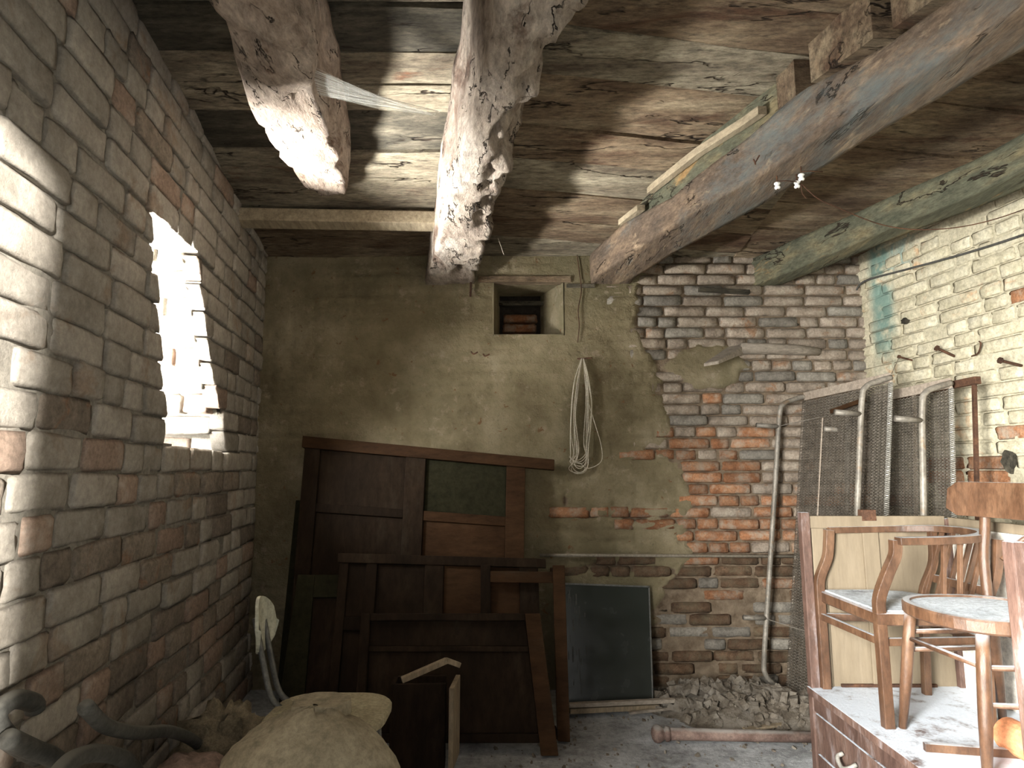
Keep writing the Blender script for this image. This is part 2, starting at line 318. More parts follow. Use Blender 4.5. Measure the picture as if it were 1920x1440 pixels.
# ------------------------------------------------------------ bricks
def brick_mesh(k, rough=.010, rnd_=.09, es=1.0):
    xs = [-.5, -.43, -.1, .2, .43, .5]; zs = [-.5, -.36, 0, .36, .5]; mb = MB(); ids = {}
    for j, z in enumerate(zs):
        for i, x in enumerate(xs):
            ex = i in (0, len(xs) - 1); ez = j in (0, len(zs) - 1)
            d = 0
            if ex or ez: d = (.012 + R() * .006) * es
            if ex and ez: d = (.02 + R() * .012) * es
            xx = x * (1 - (rnd_ * .35 * R() + .02 if ez and ex else 0)); zz = z * (1 - (rnd_ * 1.2 * R() + .06 if ex and ez else 0))
            xx += (R() - .5) * .02; zz += (R() - .5) * .05
            mb.v.append((xx, d + (R() - .5) * rough, zz)); ids[i, j] = len(mb.v) - 1
    nx, nzz = len(xs), len(zs)
    for j in range(nzz - 1):
        for i in range(nx - 1): mb.f.append((ids[i, j], ids[i + 1, j], ids[i + 1, j + 1], ids[i, j + 1]))
    ring = [(i, 0) for i in range(nx)] + [(nx - 1, j) for j in range(1, nzz)] + [(i, nzz - 1) for i in range(nx - 2, -1, -1)] + [(0, j) for j in range(nzz - 2, 0, -1)]
    b0 = len(mb.v)
    for i, j in ring:
        x, y, z = mb.v[ids[i, j]]; mb.v.append((x, .07, z))
    n = len(ring)
    for a in range(n): mb.f.append((ids[ring[a]], b0 + a, b0 + (a + 1) % n, ids[ring[(a + 1) % n]]))
    mb.f.append(tuple(b0 + a for a in range(n))[::-1])
    me = mb.mesh('brick', smooth=True); me.materials.append(M['orange']); return me
BR = [brick_mesh(k) for k in range(14)]
BRL = [brick_mesh(k, .008, .07, .38) for k in range(14)]
def sheared(me, side, slope, L_, H_):
    q = me.copy()
    for v in q.vertices:
        if v.co.x * side > 0: v.co.x += slope * v.co.z * H_ / L_
    return q
def put_brick(parent, pos, L_, H_, rz, m, pool=None, tilt=0, me=None):
    o = bpy.data.objects.new('brick', me or random.choice(pool or BR)); COL.objects.link(o)
    o.scale = (L_, 1, H_); o.location = pos; o.rotation_euler = (0, tilt, rz)
    o.material_slots[0].link = 'OBJECT'; o.material_slots[0].material = m
    return par(o, parent)
def join_bricks(parent, lst, name, m):
    mb = MB()
    for pos, L_, H_, rz, me in lst:
        mtx = Matrix.LocRotScale(Vector(pos), Matrix.Rotation(rz, 3, 'Z').to_quaternion(), Vector((L_, 1, H_)))
        mb.add([mtx @ v.co for v in me.vertices], [tuple(p.vertices) for p in me.polygons])
    o = mb.build(name, m, parent, smooth=True, kind='stuff'); return o

# ------------------------------------------------------------ floor and outside ground
def hgrid(name, x0, x1, y0, y1, step, fn, mtl, parent=None, smooth=True):
    nx = int((x1 - x0) / step) + 1; ny = int((y1 - y0) / step) + 1; mb = MB()
    for j in range(ny):
        for i in range(nx):
            x = x0 + (x1 - x0) * i / (nx - 1); y = y0 + (y1 - y0) * j / (ny - 1); mb.v.append((x, y, fn(x, y)))
    for j in range(ny - 1):
        for i in range(nx - 1): a = j * nx + i; mb.f.append((a, a + 1, a + nx + 1, a + nx))
    return mb.build(name, mtl, parent, smooth=smooth)
def floorz(x, y): return frac(x, y, 0, 2.5) * .012 - .006
fl = hgrid('floor', -2.0, 3.1, -.6, 4.1, .045, floorz, M['floor']); tag(fl, 'dusty trodden earth floor', 'floor', kind='structure')
gr = MB().box(-14, 14, -16, 12, -.3, -.06).build('ground', M['ground']); tag(gr, 'pale ground outside the door', 'ground', kind='structure')

# ------------------------------------------------------------ back wall
YB = 3.9
NX0, NX1, NZ0, NZ1 = -.115, .325, 2.105, 2.445        # the niche
EDGE = [(470, 1400), (478, 1236), (520, 1205), (560, 1202), (620, 1192), (700, 1232), (760, 1238), (800, 1255), (850, 1246), (900, 1278), (950, 1292), (1000, 1278), (1045, 1292), (1100, 1246), (1150, 1228), (1300, 1208)]
EZ = sorted((atY(x, y, YB).z, atY(x, y, YB).x) for y, x in EDGE)
SPOTS = [(1222, 843, .035, .03), (1104, 966, .05, .022), (1186, 970, .08, .025), (1262, 972, .09, .025), (1150, 1063, .17, .028), (1230, 1070, .1, .03), (1180, 1180, .1, .03), (1060, 940, .02, .03)]
SP = [(atY(a, b, YB), c, d) for a, b, c, d in SPOTS]
PATCH = atY(1322, 693, YB)
def coat(x, z):
    e = interp(EZ, z) + nz(x, 0, z, 9) * .05 + nz(x, 4, z, 25) * .03 + nz(3, 4, z, 2) * .03
    c = (e - x) / .03
    d = 1 - math.hypot((x - PATCH.x) / .22, (z - PATCH.z) / .125) + nz(x, 8, z, 12) * .25 + (.2 if z > PATCH.z else 0)
    c = max(c, d * 6)
    if z < .35: c = min(c, (e - .1 - x) / .05)
    for p, rx, rz in SP:
        q = math.hypot((x - p.x) / rx, (z - p.z) / rz) + nz(x, 2, z, 22) * .5
        c = min(c, (q - 1) * 3)
    return max(0, min(1, c * .5 + .5))
COURSE = .0695
def wall_h(x, z):
    c = coat(x, z); n = frac(x, 1, z, 5) * .006
    row = math.floor(z / COURSE); fz = (z / COURSE) % 1
    g = math.exp(-((min(fz, 1 - fz)) / .12) ** 2)
    fx = ((x + (row % 2) * .125 + nz(row, 3) * .1) / .25) % 1; g = max(g, math.exp(-((min(fx, 1 - fx)) / .05) ** 2))
    see = max(.1, min(1, .55 + nz(x, 20, z, 1.7) * 1.8))
    pl = .034 + n + frac(x, 7, z, 1.2) * .012 - g * .015 * see + max(0, nz(x, 9, z, 14) - .45) * -.03
    mo = .006 + n * .8 - max(0, nz(x, 31, z, 8) - .25) * .05
    k = c * c * (3 - 2 * c); h = mo * (1 - k) + pl * k
    if NX0 < x < NX1 and NZ0 < z < NZ1: h = -.3
    return h, c
def build_back():
    x0, x1, z0, z1, st = -1.75, 2.32, -.05, 2.72, .0155
    nx = int((x1 - x0) / st); nn = int((z1 - z0) / st); mb = MB(); cs = []
    for j in range(nn + 1):
        for i in range(nx + 1):
            x = x0 + (x1 - x0) * i / nx; z = z0 + (z1 - z0) * j / nn
            h, c = wall_h(x, z); mb.v.append((x, YB - h, z)); cs.append(c)
    for j in range(nn):
        for i in range(nx):
            a = j * (nx + 1) + i; q = (a, a + 1, a + nx + 2, a + nx + 1)
            if any(mb.v[k][1] > YB + .2 for k in q): continue
            mb.f.append(q)
    me = bpy.data.meshes.new('wall_back'); me.from_pydata(mb.v, [], mb.f)
    at = me.attributes.new('coat', 'FLOAT', 'POINT'); at.data.foreach_set('value', cs)
    for p in me.polygons: p.use_smooth = True
    me.materials.append(M['backwall']); o = bpy.data.objects.new('wall_back', me); COL.objects.link(o)
    return tag(o, 'back wall with dirty plaster flaking off old brickwork', 'wall', kind='structure')
wb = build_back()
MB().box(-1.9, 2.5, YB + .45, YB + .5, -.1, 3.0).build('outer_leaf', M['dull'], wb)
# brickwork that shows where the plaster is gone
cnt = 0; rows = int(2.66 / COURSE)
for r_ in range(rows):
    z = (r_ + .5) * COURSE; e = interp(EZ, z)
    x = -.2 - R() * .25
    hdr = r_ % 2
    while x < 2.3:
        L_ = .245 if R() < (.5 if hdr else .88) else .118
        L_ *= .95 + R() * .1
        xc = x + L_ / 2; x += L_ + .006 + R() * .006
        cmin = min(coat(xc + d * L_ / 2, z + q * .02) for d in (-.8, 0, .8) for q in (-1, 1))
        if cmin > .5 or xc < e - .75: continue
        if NX0 - .1 < xc < NX1 + .15 and z > NZ0 - .05: continue
        spot = xc < e - .16
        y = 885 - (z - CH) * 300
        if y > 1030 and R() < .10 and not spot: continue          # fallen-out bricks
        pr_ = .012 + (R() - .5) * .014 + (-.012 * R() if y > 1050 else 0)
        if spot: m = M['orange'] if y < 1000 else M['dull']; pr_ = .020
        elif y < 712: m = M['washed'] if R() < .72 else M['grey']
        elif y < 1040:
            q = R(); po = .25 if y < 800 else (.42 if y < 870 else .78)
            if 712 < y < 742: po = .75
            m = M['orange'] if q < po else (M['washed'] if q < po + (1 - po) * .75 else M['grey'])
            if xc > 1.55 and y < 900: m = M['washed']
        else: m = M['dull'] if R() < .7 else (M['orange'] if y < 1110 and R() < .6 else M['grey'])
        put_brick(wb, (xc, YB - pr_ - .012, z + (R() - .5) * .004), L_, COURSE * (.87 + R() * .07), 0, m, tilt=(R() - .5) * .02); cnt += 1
print('back bricks', cnt)
# niche: lining, bricks closing it, wooden lintel
nm = MB()
yb_ = YB + .30
A = [(NX0, NZ0), (NX1, NZ0), (NX1, NZ1), (NX0, NZ1)]; B = [(NX0 + .03, NZ0 + .01), (NX1 - .13, NZ0 + .01), (NX1 - .13, NZ1 - .0), (NX0 + .03, NZ1 - .0)]
for i in range(4):
    (a, b_), (c, d) = A[i], A[(i + 1) % 4]; (e_, f_), (g_, h_) = B[i], B[(i + 1) % 4]
    nm.add([(a, YB - .03, b_), (c, YB - .03, d), (g_, yb_, h_), (e_, yb_, f_)], [(0, 1, 2, 3)])
    dx, dz = ((0, -.02), (.02, 0), (0, .02), (-.02, 0))[i]
    nm.add([(a, YB - .035, b_), (c, YB - .035, d), (c + dx, YB - .005, d + dz), (a + dx, YB - .005, b_ + dz)], [(0, 1, 2, 3)])
ni = nm.build('niche_lining', M['backwall'], wb)
at = ni.data.attributes.new('coat', 'FLOAT', 'POINT'); at.data.foreach_set('value', [1.0] * len(ni.data.vertices))
MB().box(NX0 - .05, NX1 + .03, yb_ + .06, yb_ + .09, NZ0 - .05, NZ1 + .1).build('niche_back', M['ceilback'], wb)
for k in range(3): put_brick(wb, (.045 + k * .006, yb_ - .03, NZ0 + .045 + k * .068), .23, .058, 0, M['orange'])
MB().box(NX0 - .03, NX1 - .08, yb_ - .05, yb_ + .0, NZ1 - .075, NZ1 - .045).build('niche_board', M['plankC'], wb, bevel=.003)
MB().box(NX0 - .1, NX1 + .05, YB - .05, YB + .02, NZ1 - .005, NZ1 + .035).build('lintel', M['plankB'], wb, bevel=.004)
a = atY(1205, 540, YB - .05); MB().box(NX1 + .02, NX1 + .2, YB - .046, YB, 2.405, 2.43).build('wooden_wedge', M['plankC'], wb, bevel=.003)
a = atY(1310, 543, YB - .05); b = atY(1405, 548, YB - .05); MB().bar(a, b, .03, .028).build('wooden_wedge', M['plankC'], wb, bevel=.004)

# ------------------------------------------------------------ side walls
def wp(a, y, z, off=0):                        # a point of a side wall, pushed into the room by off
    return Vector((a + AX * y + off, y, z))
WIN = (2.52, 3.2)                              # window opening along the left wall
WZ0, WZ1 = 1.31, 2.27
def win_lr(z):
    t = (z - 1.35) / .88
    return 2.50 - .33 * t, 3.22 - (.62 * t if t > 0 else 0)
def in_win(y, z, g=0):
    if not (WZ0 - g < z): return False
    l, r = win_lr(z); l += -g; r += g
    top = 2.23 - (y - 2.2) * .04
    if z > top + g: return False
    if z < 1.37 - (y - 2.5) * .1 and y < 2.72: return y > 2.72 - (z - 1.31) * 3
    return l < y < r
LROW = .104
def build_left():
    y0, y1, z0, z1, st = .4, 3.98, -.05, 2.95, .022
    ny = int((y1 - y0) / st); nn = int((z1 - z0) / st); mb = MB()
    for j in range(nn + 1):
        for i in range(ny + 1):
            y = y0 + (y1 - y0) * i / ny; z = z0 + (z1 - z0) * j / nn
            h = .013 + frac(y, 3, z, 5) * .004 + bulge(y, z)
            p = wp(-1.0, y, z, h)
            if in_win(y, z, .03): p = p + Vector((-9, 0, 0))
            mb.v.append(tuple(p))
    for j in range(nn):
        for i in range(ny):
            a = j * (ny + 1) + i; q = (a, a + 1, a + ny + 2, a + ny + 1)
            if any(mb.v[k][0] < -5 for k in q): continue
            mb.f.append(q)
    o = mb.build('wall_left', M['leftmortar'], smooth=True)
    return tag(o, 'left wall of big limewashed bricks with a narrow bright window', 'wall', kind='structure')
def bulge(y, z):
    return .03 * math.exp(-((z - .9) / .5) ** 2) * math.exp(-((y - 3.3) / .6) ** 2) + (.05 * (0.45 - z) / .45 if z < .45 else 0)
wl = build_left()
RZL = math.atan2(1, AX)                         # direction along the wall (+Y), normal into the room is +X
lst = []
nrow = int(2.85 / LROW)
for r_ in range(nrow):
    z = (r_ + .5) * LROW; y = .95 - R() * .3
    while y < 3.9:
        L_ = (.285 if R() < .58 else .15) * (.9 + R() * .2)
        if z < .55: L_ *= .7 + R() * .5
        yc = y + L_ / 2; y += L_ + .004 + R() * .006
        seg = [(yc - L_ / 2, yc + L_ / 2, 0)]
        if WZ0 - .06 < z < WZ1 + .05:
            l, r = win_lr(z)
            if in_win(yc, z, .0) or in_win(yc - L_ / 2, z) or in_win(yc + L_ / 2, z) or (yc - L_ / 2 < l and yc + L_ / 2 > r):
                seg = []
                if yc - L_ / 2 < l - .03: seg.append((yc - L_ / 2, l, 1))
                if yc + L_ / 2 > r + .03: seg.append((r, yc + L_ / 2, -1))
                if not in_win((l + r) / 2, z): seg = [(yc - L_ / 2, yc + L_ / 2, 0)]
        for s0, s1, sh_ in seg:
            if s1 > 3.9: s1 = 3.9
            if s1 - s0 < .028 or s0 < 1.2: continue
            lst.append((((s0 + s1) / 2), z, s1 - s0, sh_))
lst.sort(key=lambda q: q[0])
far = []
for i, (y, z, L_, sh_) in enumerate(lst):
    h = bulge(y, z) + .016 + (R() - .5) * .012
    zz = z + ((R() - .5) * .006 + nz(y, 5, z, 1.5) * .02 if not sh_ else 0)
    pos = wp(-1.0, y, zz, h + .008)
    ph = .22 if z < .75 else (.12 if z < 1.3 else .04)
    q_ = R(); br_ = .55 if z < .75 else (.3 if z < 1.2 else .04)  # darker brown bricks grow more frequent towards the bottom
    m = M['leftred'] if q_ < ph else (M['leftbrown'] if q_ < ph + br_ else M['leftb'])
    H_ = LROW * (.93 + R() * .06)
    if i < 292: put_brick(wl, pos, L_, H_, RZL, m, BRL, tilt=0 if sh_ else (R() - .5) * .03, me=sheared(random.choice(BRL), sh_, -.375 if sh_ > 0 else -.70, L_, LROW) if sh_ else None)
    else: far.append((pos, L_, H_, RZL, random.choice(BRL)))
print('left bricks', len(lst))
if far: join_bricks(wl, far, 'far_brickwork', M['leftb'])
# window reveal: far jamb of bricks, near jamb, sill rubble, head
def revq(y_in_lo, y_in_hi, z0, z1, deep=.5):
    a = wp(-1.0, y_in_lo, z0, .01); b = wp(-1.0, y_in_hi, z1, .01)
    return a, b
out = Vector((-1, -AX * 0, 0))
for k in range(9):
    z = 1.33 + (k + .5) * .102; l, r = win_lr(z)
    for j in range(3):
        lens = (.25, .25, .12) if k % 2 else (.12, .25, .25); x_ = -.03 - sum(lens[:j]) - .006 * j - lens[j] / 2
        put_brick(wl, wp(-1.0, r - .01, z) + Vector((x_, .02, 0)), lens[j], .096, .0, M['leftb'] if R() < .75 else M['leftred'], BRL)
jm = MB()
def jamb(side):
    pts = []
    for k in range(11):
        z = 1.25 + k * .105; l, r = win_lr(z); y = (l - .0) if side < 0 else (r + .045)
        pts.append((wp(-1.0, y, z, -.0), wp(-1.0, y + (-.05 if side < 0 else .0), z) + Vector((-.55, 0, 0))))
    for (a, b), (c, d) in zip(pts, pts[1:]):
        if side < 0: q = [a, b, d, c]
        else: q = [a, b, d, c]
        jm.add([p for p in q] + [p + Vector((AX, 1, 0)) * side * .2 for p in q], [(0, 1, 2, 3), (7, 6, 5, 4), (0, 4, 5, 1), (3, 2, 6, 7), (1, 5, 6, 2)])
jamb(-1); jamb(1)
c0 = wp(-1.0, 2.0, 2.235); c1 = wp(-1.0, 3.3, 2.19)
jm.hexa([c0, c1, c1 + Vector((-.6, 0, 0)), c0 + Vector((-.6, 0, 0)), c0 + Vector((0, 0, .2)), c1 + Vector((0, 0, .2)), c1 + Vector((-.6, 0, .2)), c0 + Vector((-.6, 0, .2))])
c0 = wp(-1.0, 2.3, 1.30); c1 = wp(-1.0, 3.3, 1.30)
jm.hexa([c0 + Vector((0, 0, -.2)), c1 + Vector((0, 0, -.2)), c1 + Vector((-.6, 0, -.2)), c0 + Vector((-.6, 0, -.2)), c0, c1, c1 + Vector((-.6, 0, 0)), c0 + Vector((-.6, 0, 0))])
jm.build('window_reveal', M['leftmortar'], wl)
sr = MB()
for k in range(46):
    q = wp(-1.0, 2.6 + R() * .6, 1.30 + R() * .03) + Vector((-.02 - R() * .35, 0, 0)); s = .012 + R() * .03
    sr.box(-s, s, -s * .8, s, -s * .6, s * .7, Matrix.Translation(q) @ Matrix.Rotation(R() * 3, 4, (R(), R(), R() + .1)))
sr.build('sill_rubble', M['rubble'], wl, kind='stuff')

def build_right():
    y0, y1, z0, z1, st = -.4, 3.98, -.05, 2.85, .03
    ny = int((y1 - y0) / st); nn = int((z1 - z0) / st); mb = MB()
    for j in range(nn + 1):
        for i in range(ny + 1):
            y = y0 + (y1 - y0) * i / ny; z = z0 + (z1 - z0) * j / nn
            mb.v.append(tuple(wp(2.805, y, z, -.004 - frac(y, 3, z, 5) * .007)))
    for j in range(nn):
        for i in range(ny):
            a = j * (ny + 1) + i; mb.f.append((a, a + ny + 1, a + ny + 2, a + 1))
    return tag(mb.build('wall_right', M['rightwall'], smooth=True), 'right wall of yellowish limewashed bricks with a green stain', 'wall', kind='structure')
wr = build_right()
RC = .070; cnt = 0
for r_ in range(7, 38):
    z = (r_ + .5) * RC; y = 2.35 - R() * .25
    while y < 3.9:
        L_ = (.25 if R() < .6 else .12) * (.95 + R() * .1); yc = y + L_ / 2; y += L_ + .012
        if y > 3.93: break
        if R() < .05: continue
        p = wp(2.805, yc, z, -.010 - R() * .004)
        low = z < 1.35 and R() < .4
        m = M['orange'] if (low and yc > 2.75) or R() < .02 else M['rightb']
        put_brick(wr, p, L_, RC * (.9 + R() * .06), math.atan2(-1, -AX), m, BRL); cnt += 1
for (px, py, w_, h_) in ((1889, 866, .075, .11), (1695, 602, .05, .035)):
    c_ = atW(px, py, 2.805 - .022); mb = MB(); rg = []
    for t in range(14):
        a_ = t * math.pi / 7; k_ = .7 + R() * .5; rg.append(c_ + Vector((AX, 1, 0)) * math.cos(a_) * w_ / 2 * k_ + Vector((0, 0, math.sin(a_) * h_ / 2 * k_)))
    mb.loft([[q + Vector((.03, 0, 0)) for q in rg], rg]).build('dark_wall_patch', M['plankC'], wr)  # flat dark shapes: painted darkness of a hole, and a dark brick
print('right bricks', cnt)
# front wall with the doorway the photographer stands in
DL, DR, DH, YF = -.95, .45, 2.42, -.3
fw = MB(); fw.box(-2.2, DL, YF - .12, YF, -.05, 3.1); fw.box(DR, 3.3, YF - .12, YF, -.05, 3.1); fw.box(DL, DR, YF - .12, YF, DH, 3.1)
fw.box(DL - .02, DL + .1, YF - .12, YF, DH - .5, DH)
tag(fw.build('wall_front', M['leftmortar']), 'limewashed wall around the doorway behind the viewer', 'wall', kind='structure')
lw2 = MB(); c = [wp(-1.0, -.42, -.05), wp(-1.0, .42, -.05)]
lw2.hexa([c[0], c[1], c[1] + Vector((-.3, 0, 0)), c[0] + Vector((-.3, 0, 0)), c[0] + Vector((0, 0, 3.1)), c[1] + Vector((0, 0, 3.1)), c[1] + Vector((-.3, 0, 3.1)), c[0] + Vector((-.3, 0, 3.1))])
lw2.build('near_wall_stretch', M['leftmortar'], wl)

# ------------------------------------------------------------ ceiling
def cz(y): return 3.005 - .102 * y
ce = MB().hexa([(-2.3, -.5, cz(-.5) + .06), (3.4, -.5, cz(-.5) + .06), (3.4, 4.4, cz(4.4) + .06), (-2.3, 4.4, cz(4.4) + .06), (-2.3, -.5, 3.3), (3.4, -.5, 3.3), (3.4, 4.4, 3.3), (-2.3, 4.4, 3.3)]).build('ceiling', M['ceilback'])
tag(ce, 'board ceiling carried on old timber joists', 'ceiling', kind='structure')
def plank(xa, xb, c0, c1, m, mtl, dz=0, wob=.008, th=.03, z0off=0):
    mb = MB(); n = max(4, int((xb - xa) / .12)); nc = 4; secs = []
    seed = R() * 50
    for i in range(n + 1):
        x = xa + (xb - xa) * i / n; ring = []
        a = c0 + m * x + nz(x, seed, 0, 2.5) * wob * 2; b = c1 + m * x + nz(x, seed + 9, 0, 2.5) * wob * 2
        for k in range(nc + 1):
            y = a + (b - a) * k / nc; e = .006 if k in (0, nc) else 0
            ring.append((x, y, cz(y) + dz + e + nz(x, y, seed, 3) * .006))
        ring += [(x, b, cz(b) + th + dz), (x, a, cz(a) + th + dz)]
        secs.append(ring)
    mb.loft(secs); return mb.build('plank', mtl, ce)
def ceilY(px, py):                           # where the line of sight meets the sloping ceiling
    r = ray(px, py); t = (3.005 - CH) / (r.z + .102 * r.y); return CH and (r.x * t, r.y * t)
LB = [ceilY(700, y)[1] for y in (-150, -60, 15, 100, 160, 212, 288)] + [2.99, 3.30, 3.62, 3.99]
LB = [.3, .7, 1.1] + LB[0:]
LB = sorted(LB)
for i in range(len(LB) - 1):
    yy = (LB[i] + LB[i + 1]) / 2
    ml = M['plankA']
    if abs(yy - (ceilY(700, 55)[1])) < .1 or abs(yy - ceilY(700, 250)[1]) < .1: ml = M['plankC']
    if yy > 3.3 or yy < 1.3: ml = M['plankB']
    plank(-1.62, .225 - .157 * yy, LB[i] + .004, LB[i + 1] - .004, .012, ml, dz=(R() - .5) * .02, wob=.006)
RBp = [(1200, -20), (1275, 79), (1200, 161), (1200, 259), (1200, 318), (1150, 372)]
RB = [.2, .55, .9, 1.2, 1.5]
for px, py in RBp:
    x, y = ceilY(px, py); RB.append(y - .151 * x)
RB += [3.12, 3.36, 3.60, 3.95]
RB = sorted(set(RB)); RB = [q for i, q in enumerate(RB) if i == 0 or q - RB[i - 1] > .05]
for i in range(len(RB) - 1):
    plank(.245 - .157 * (RB[i] + RB[i + 1]) / 2, 1.42, RB[i] + .003, RB[i + 1] - .003, .151, M['plankB'] if i % 3 else M['plankA'], dz=(R() - .5) * .022, wob=.007)
RB2 = [.3] + [q - .07 for q in RB[1:]]
for i in range(len(RB2) - 1):
    plank(1.42, 2.75, RB2[i] + .003, RB2[i + 1] - .003, .151, M['plankB'], dz=.006 + (R() - .5) * .02, wob=.007)
# cross board under the far left boards
a = atY(425, 383, 3.28); b = atY(800, 390, 3.34)
MB().hexa([(a.x - .06, 3.20, 2.585), (b.x + .15, 3.26, 2.585), (b.x + .15, 3.36, 2.575), (a.x - .06, 3.30, 2.575), (a.x - .06, 3.20, 2.655), (b.x + .15, 3.26, 2.655), (b.x + .15, 3.36, 2.65), (a.x - .06, 3.30, 2.65)]).build('trim_1', M['batten'], bevel=.006)
tag(bpy.data.objects['trim_1'], 'pale cross board under the ceiling boards by the dark back corner', 'trim', kind='structure')

# ------------------------------------------------------------ joists
def ring_rect(xl, xr, y, zb, zt, rc, n=20, bow=0, tl=None, tr=None):
    """rounded rectangle section at Y=y; tl/tr: x of the upper corners"""
    tl = xl if tl is None else tl; tr = xr if tr is None else tr
    pts = []; per = []
    K = n // 4
    for i in range(K): per.append((i / K, 0))
    for i in range(K): per.append((1, i / K))
    for i in range(K): per.append((1 - i / K, 1))
    for i in range(K): per.append((0, 1 - i / K))
    for u, v in per:
        # pull corners
        cu, cv = u * 2 - 1, v * 2 - 1
        k = 1.0
        m_ = max(abs(cu), abs(cv)); l2 = math.hypot(cu, cv)
        k = (1 - rc) + rc * (m_ / l2 if l2 else 1) if v < .6 else 1
        cu *= k; cv *= k
        x0 = xl + (tl - xl) * v; x1 = xr + (tr - xr) * v
        x = (x0 + x1) / 2 + (x1 - x0) / 2 * cu
        z = zb + (zt - zb) * (cv + 1) / 2
        pts.append((x, y, z))
    return pts
def joist(name, secs, mtl, label, rough=.008, rc=.25, n=32, step=.035, seed=0, bite=None):
    """secs: (y, xl, xr, zb, zt, tl, tr) sorted by y"""
    tabs = [[(s[0], s[k]) for s in secs] for k in range(1, 7)]
    ys = []; y = secs[0][0]
    while y < secs[-1][0]: ys.append(y); y += step
    ys.append(secs[-1][0]); rings = []
    for y in ys:
        xl, xr, zb, zt, tl, tr = [interp(t, y) for t in tabs]
        rg = ring_rect(xl, xr, y, zb, zt, rc, n, tl=tl, tr=tr); out_ = []
        cx = (xl + xr) / 2; czz = (zb + zt) / 2
        for (x, yy, z) in rg:
            nn = frac(x + seed, y * .45, z, 7, 5) * rough + nz(x + seed, y * .4, z, 2.2) * rough * 1.6
            if bite and z < zt - .06: nn -= bite(x, y, z, cx, czz)
            d = Vector((x - cx, 0, z - czz)); L_ = d.length or 1; d /= L_
            out_.append((x + d.x * nn, yy, z + d.z * nn))
        rings.append(out_)
    mb = MB(); mb.loft(rings); o = mb.build(name, mtl, smooth=True)
    return tag(o, label, 'beam', kind='structure')
# trunk-like first joist
def jz(px, py, z): p = atZ(px, py, z); return p
def from_edges(rows_):
    """rows: (py, x_left_bottom, x_right_bottom, z_bottom, z_top, lean_left, lean_right)"""
    out_ = []
    for py, xl, xr, zb, zt, ll, lr in rows_:
        a = atZ(xl, py, zb); b = atZ(xr, py, zb); out_.append((a.y, a.x, b.x, zb, zt, a.x + ll, b.x + lr))
    return sorted(out_)
s1 = from_edges([(0, 372, 552, 2.47, 2.86, -.03, .03), (90, 432, 580, 2.49, 2.83, -.03, .03), (150, 440, 592, 2.50, 2.80, -.03, .02), (215, 462, 612, 2.52, 2.78, -.03, .03), (300, 520, 640, 2.55, 2.75, -.03, .02), (350, 562, 654, 2.58, 2.74, -.02, .01), (372, 598, 652, 2.61, 2.72, -.01, .01)])
y0_ = s1[0]; s1 = [(-.25, y0_[1] + .28, y0_[2] + .28, 2.44, 2.98, y0_[5] + .28, y0_[6] + .28)] + s1
def bite1(x, y, z, cx, cz_):
    q = max(0, frac(x * 2, y * 2, z * 2, 5) - .1) * .05
    d = math.hypot(y - 2.02, (x - (cx + .09)) / .8)
    return q + max(0, .04 - d * .3)
j1 = joist('beam', s1, M['beampink'], 'round pinkish limewashed joist ending short by the left wall', .017, .5, bite=bite1, seed=3)
# second joist with its rotten right edge
rows2 = [(0, 938, 1106, 2.43, 2.83, -.09, .02), (60, 925, 1082, 2.43, 2.82, -.08, .02), (130, 908, 1040, 2.43, 2.81, -.06, .04), (200, 893, 1005, 2.43, 2.79, -.05, .06), (245, 880, 945, 2.43, 2.78, -.04, .13), (285, 865, 948, 2.43, 2.76, -.04, .1), (320, 855, 962, 2.43, 2.75, -.03, .06), (350, 848, 942, 2.43, 2.73, -.03, .05), (400, 833, 938, 2.43, 2.71, -.02, .03), (440, 822, 926, 2.43, 2.68, -.01, .02), (490, 808, 908, 2.43, 2.66, 0, .01), (535, 798, 888, 2.43, 2.64, 0, 0)]
s2 = from_edges(rows2); s2 = [(-.25, s2[0][1] + .25, s2[0][2] + .25, 2.42, 3.0, s2[0][5] + .25, s2[0][6] + .25)] + s2; s2.append((4.15,) + tuple(s2[-1][1:]))
def bite2(x, y, z, cx, cz_):
    q = 0
    if x > cx + .02: q += max(0, .35 + frac(x, y, z, 6) * 1.2) * .055 * max(0, min(1, (z - 2.38) * 8 + .4))
    q += max(0, nz(x, y * 1.5, z, 16) - .15) * .035
    return q
j2 = joist('beam', s2, M['beamgrey'], 'thick joist with a rotten bitten right edge above the niche', .011, .18, n=40, step=.025, bite=bite2, seed=9)
# third joist
rows3 = [(71, 1837, 1962, 2.43, 2.565, -.04, .0), (150, 1706, 1820, 2.43, 2.57, -.035, .0), (199, 1631, 1745, 2.43, 2.59, -.03, .0), (255, 1537, 1648, 2.43, 2.62, -.03, .0), (289, 1492, 1590, 2.43, 2.635, -.03, .0), (337, 1410, 1512, 2.43, 2.60, -.03, .0), (382, 1324, 1436, 2.43, 2.57, -.03, .0), (416, 1271, 1372, 2.43, 2.55, -.03, .0), (476, 1180, 1262, 2.43, 2.60, -.03, .0), (524, 1110, 1190, 2.43, 2.60, 0, 0)]
s3 = from_edges(rows3); s3 = [(-.25, s3[0][1] + .26, s3[0][2] + .26, 2.42, 2.57, s3[0][5] + .2, s3[0][6] + .26)] + s3; s3.append((4.15,) + tuple(s3[-1][1:]))
j3 = joist('beam', s3, M['beamblue'], 'long blue-grey and brown joist carrying the porcelain insulators', .006, .10, seed=20, n=40)
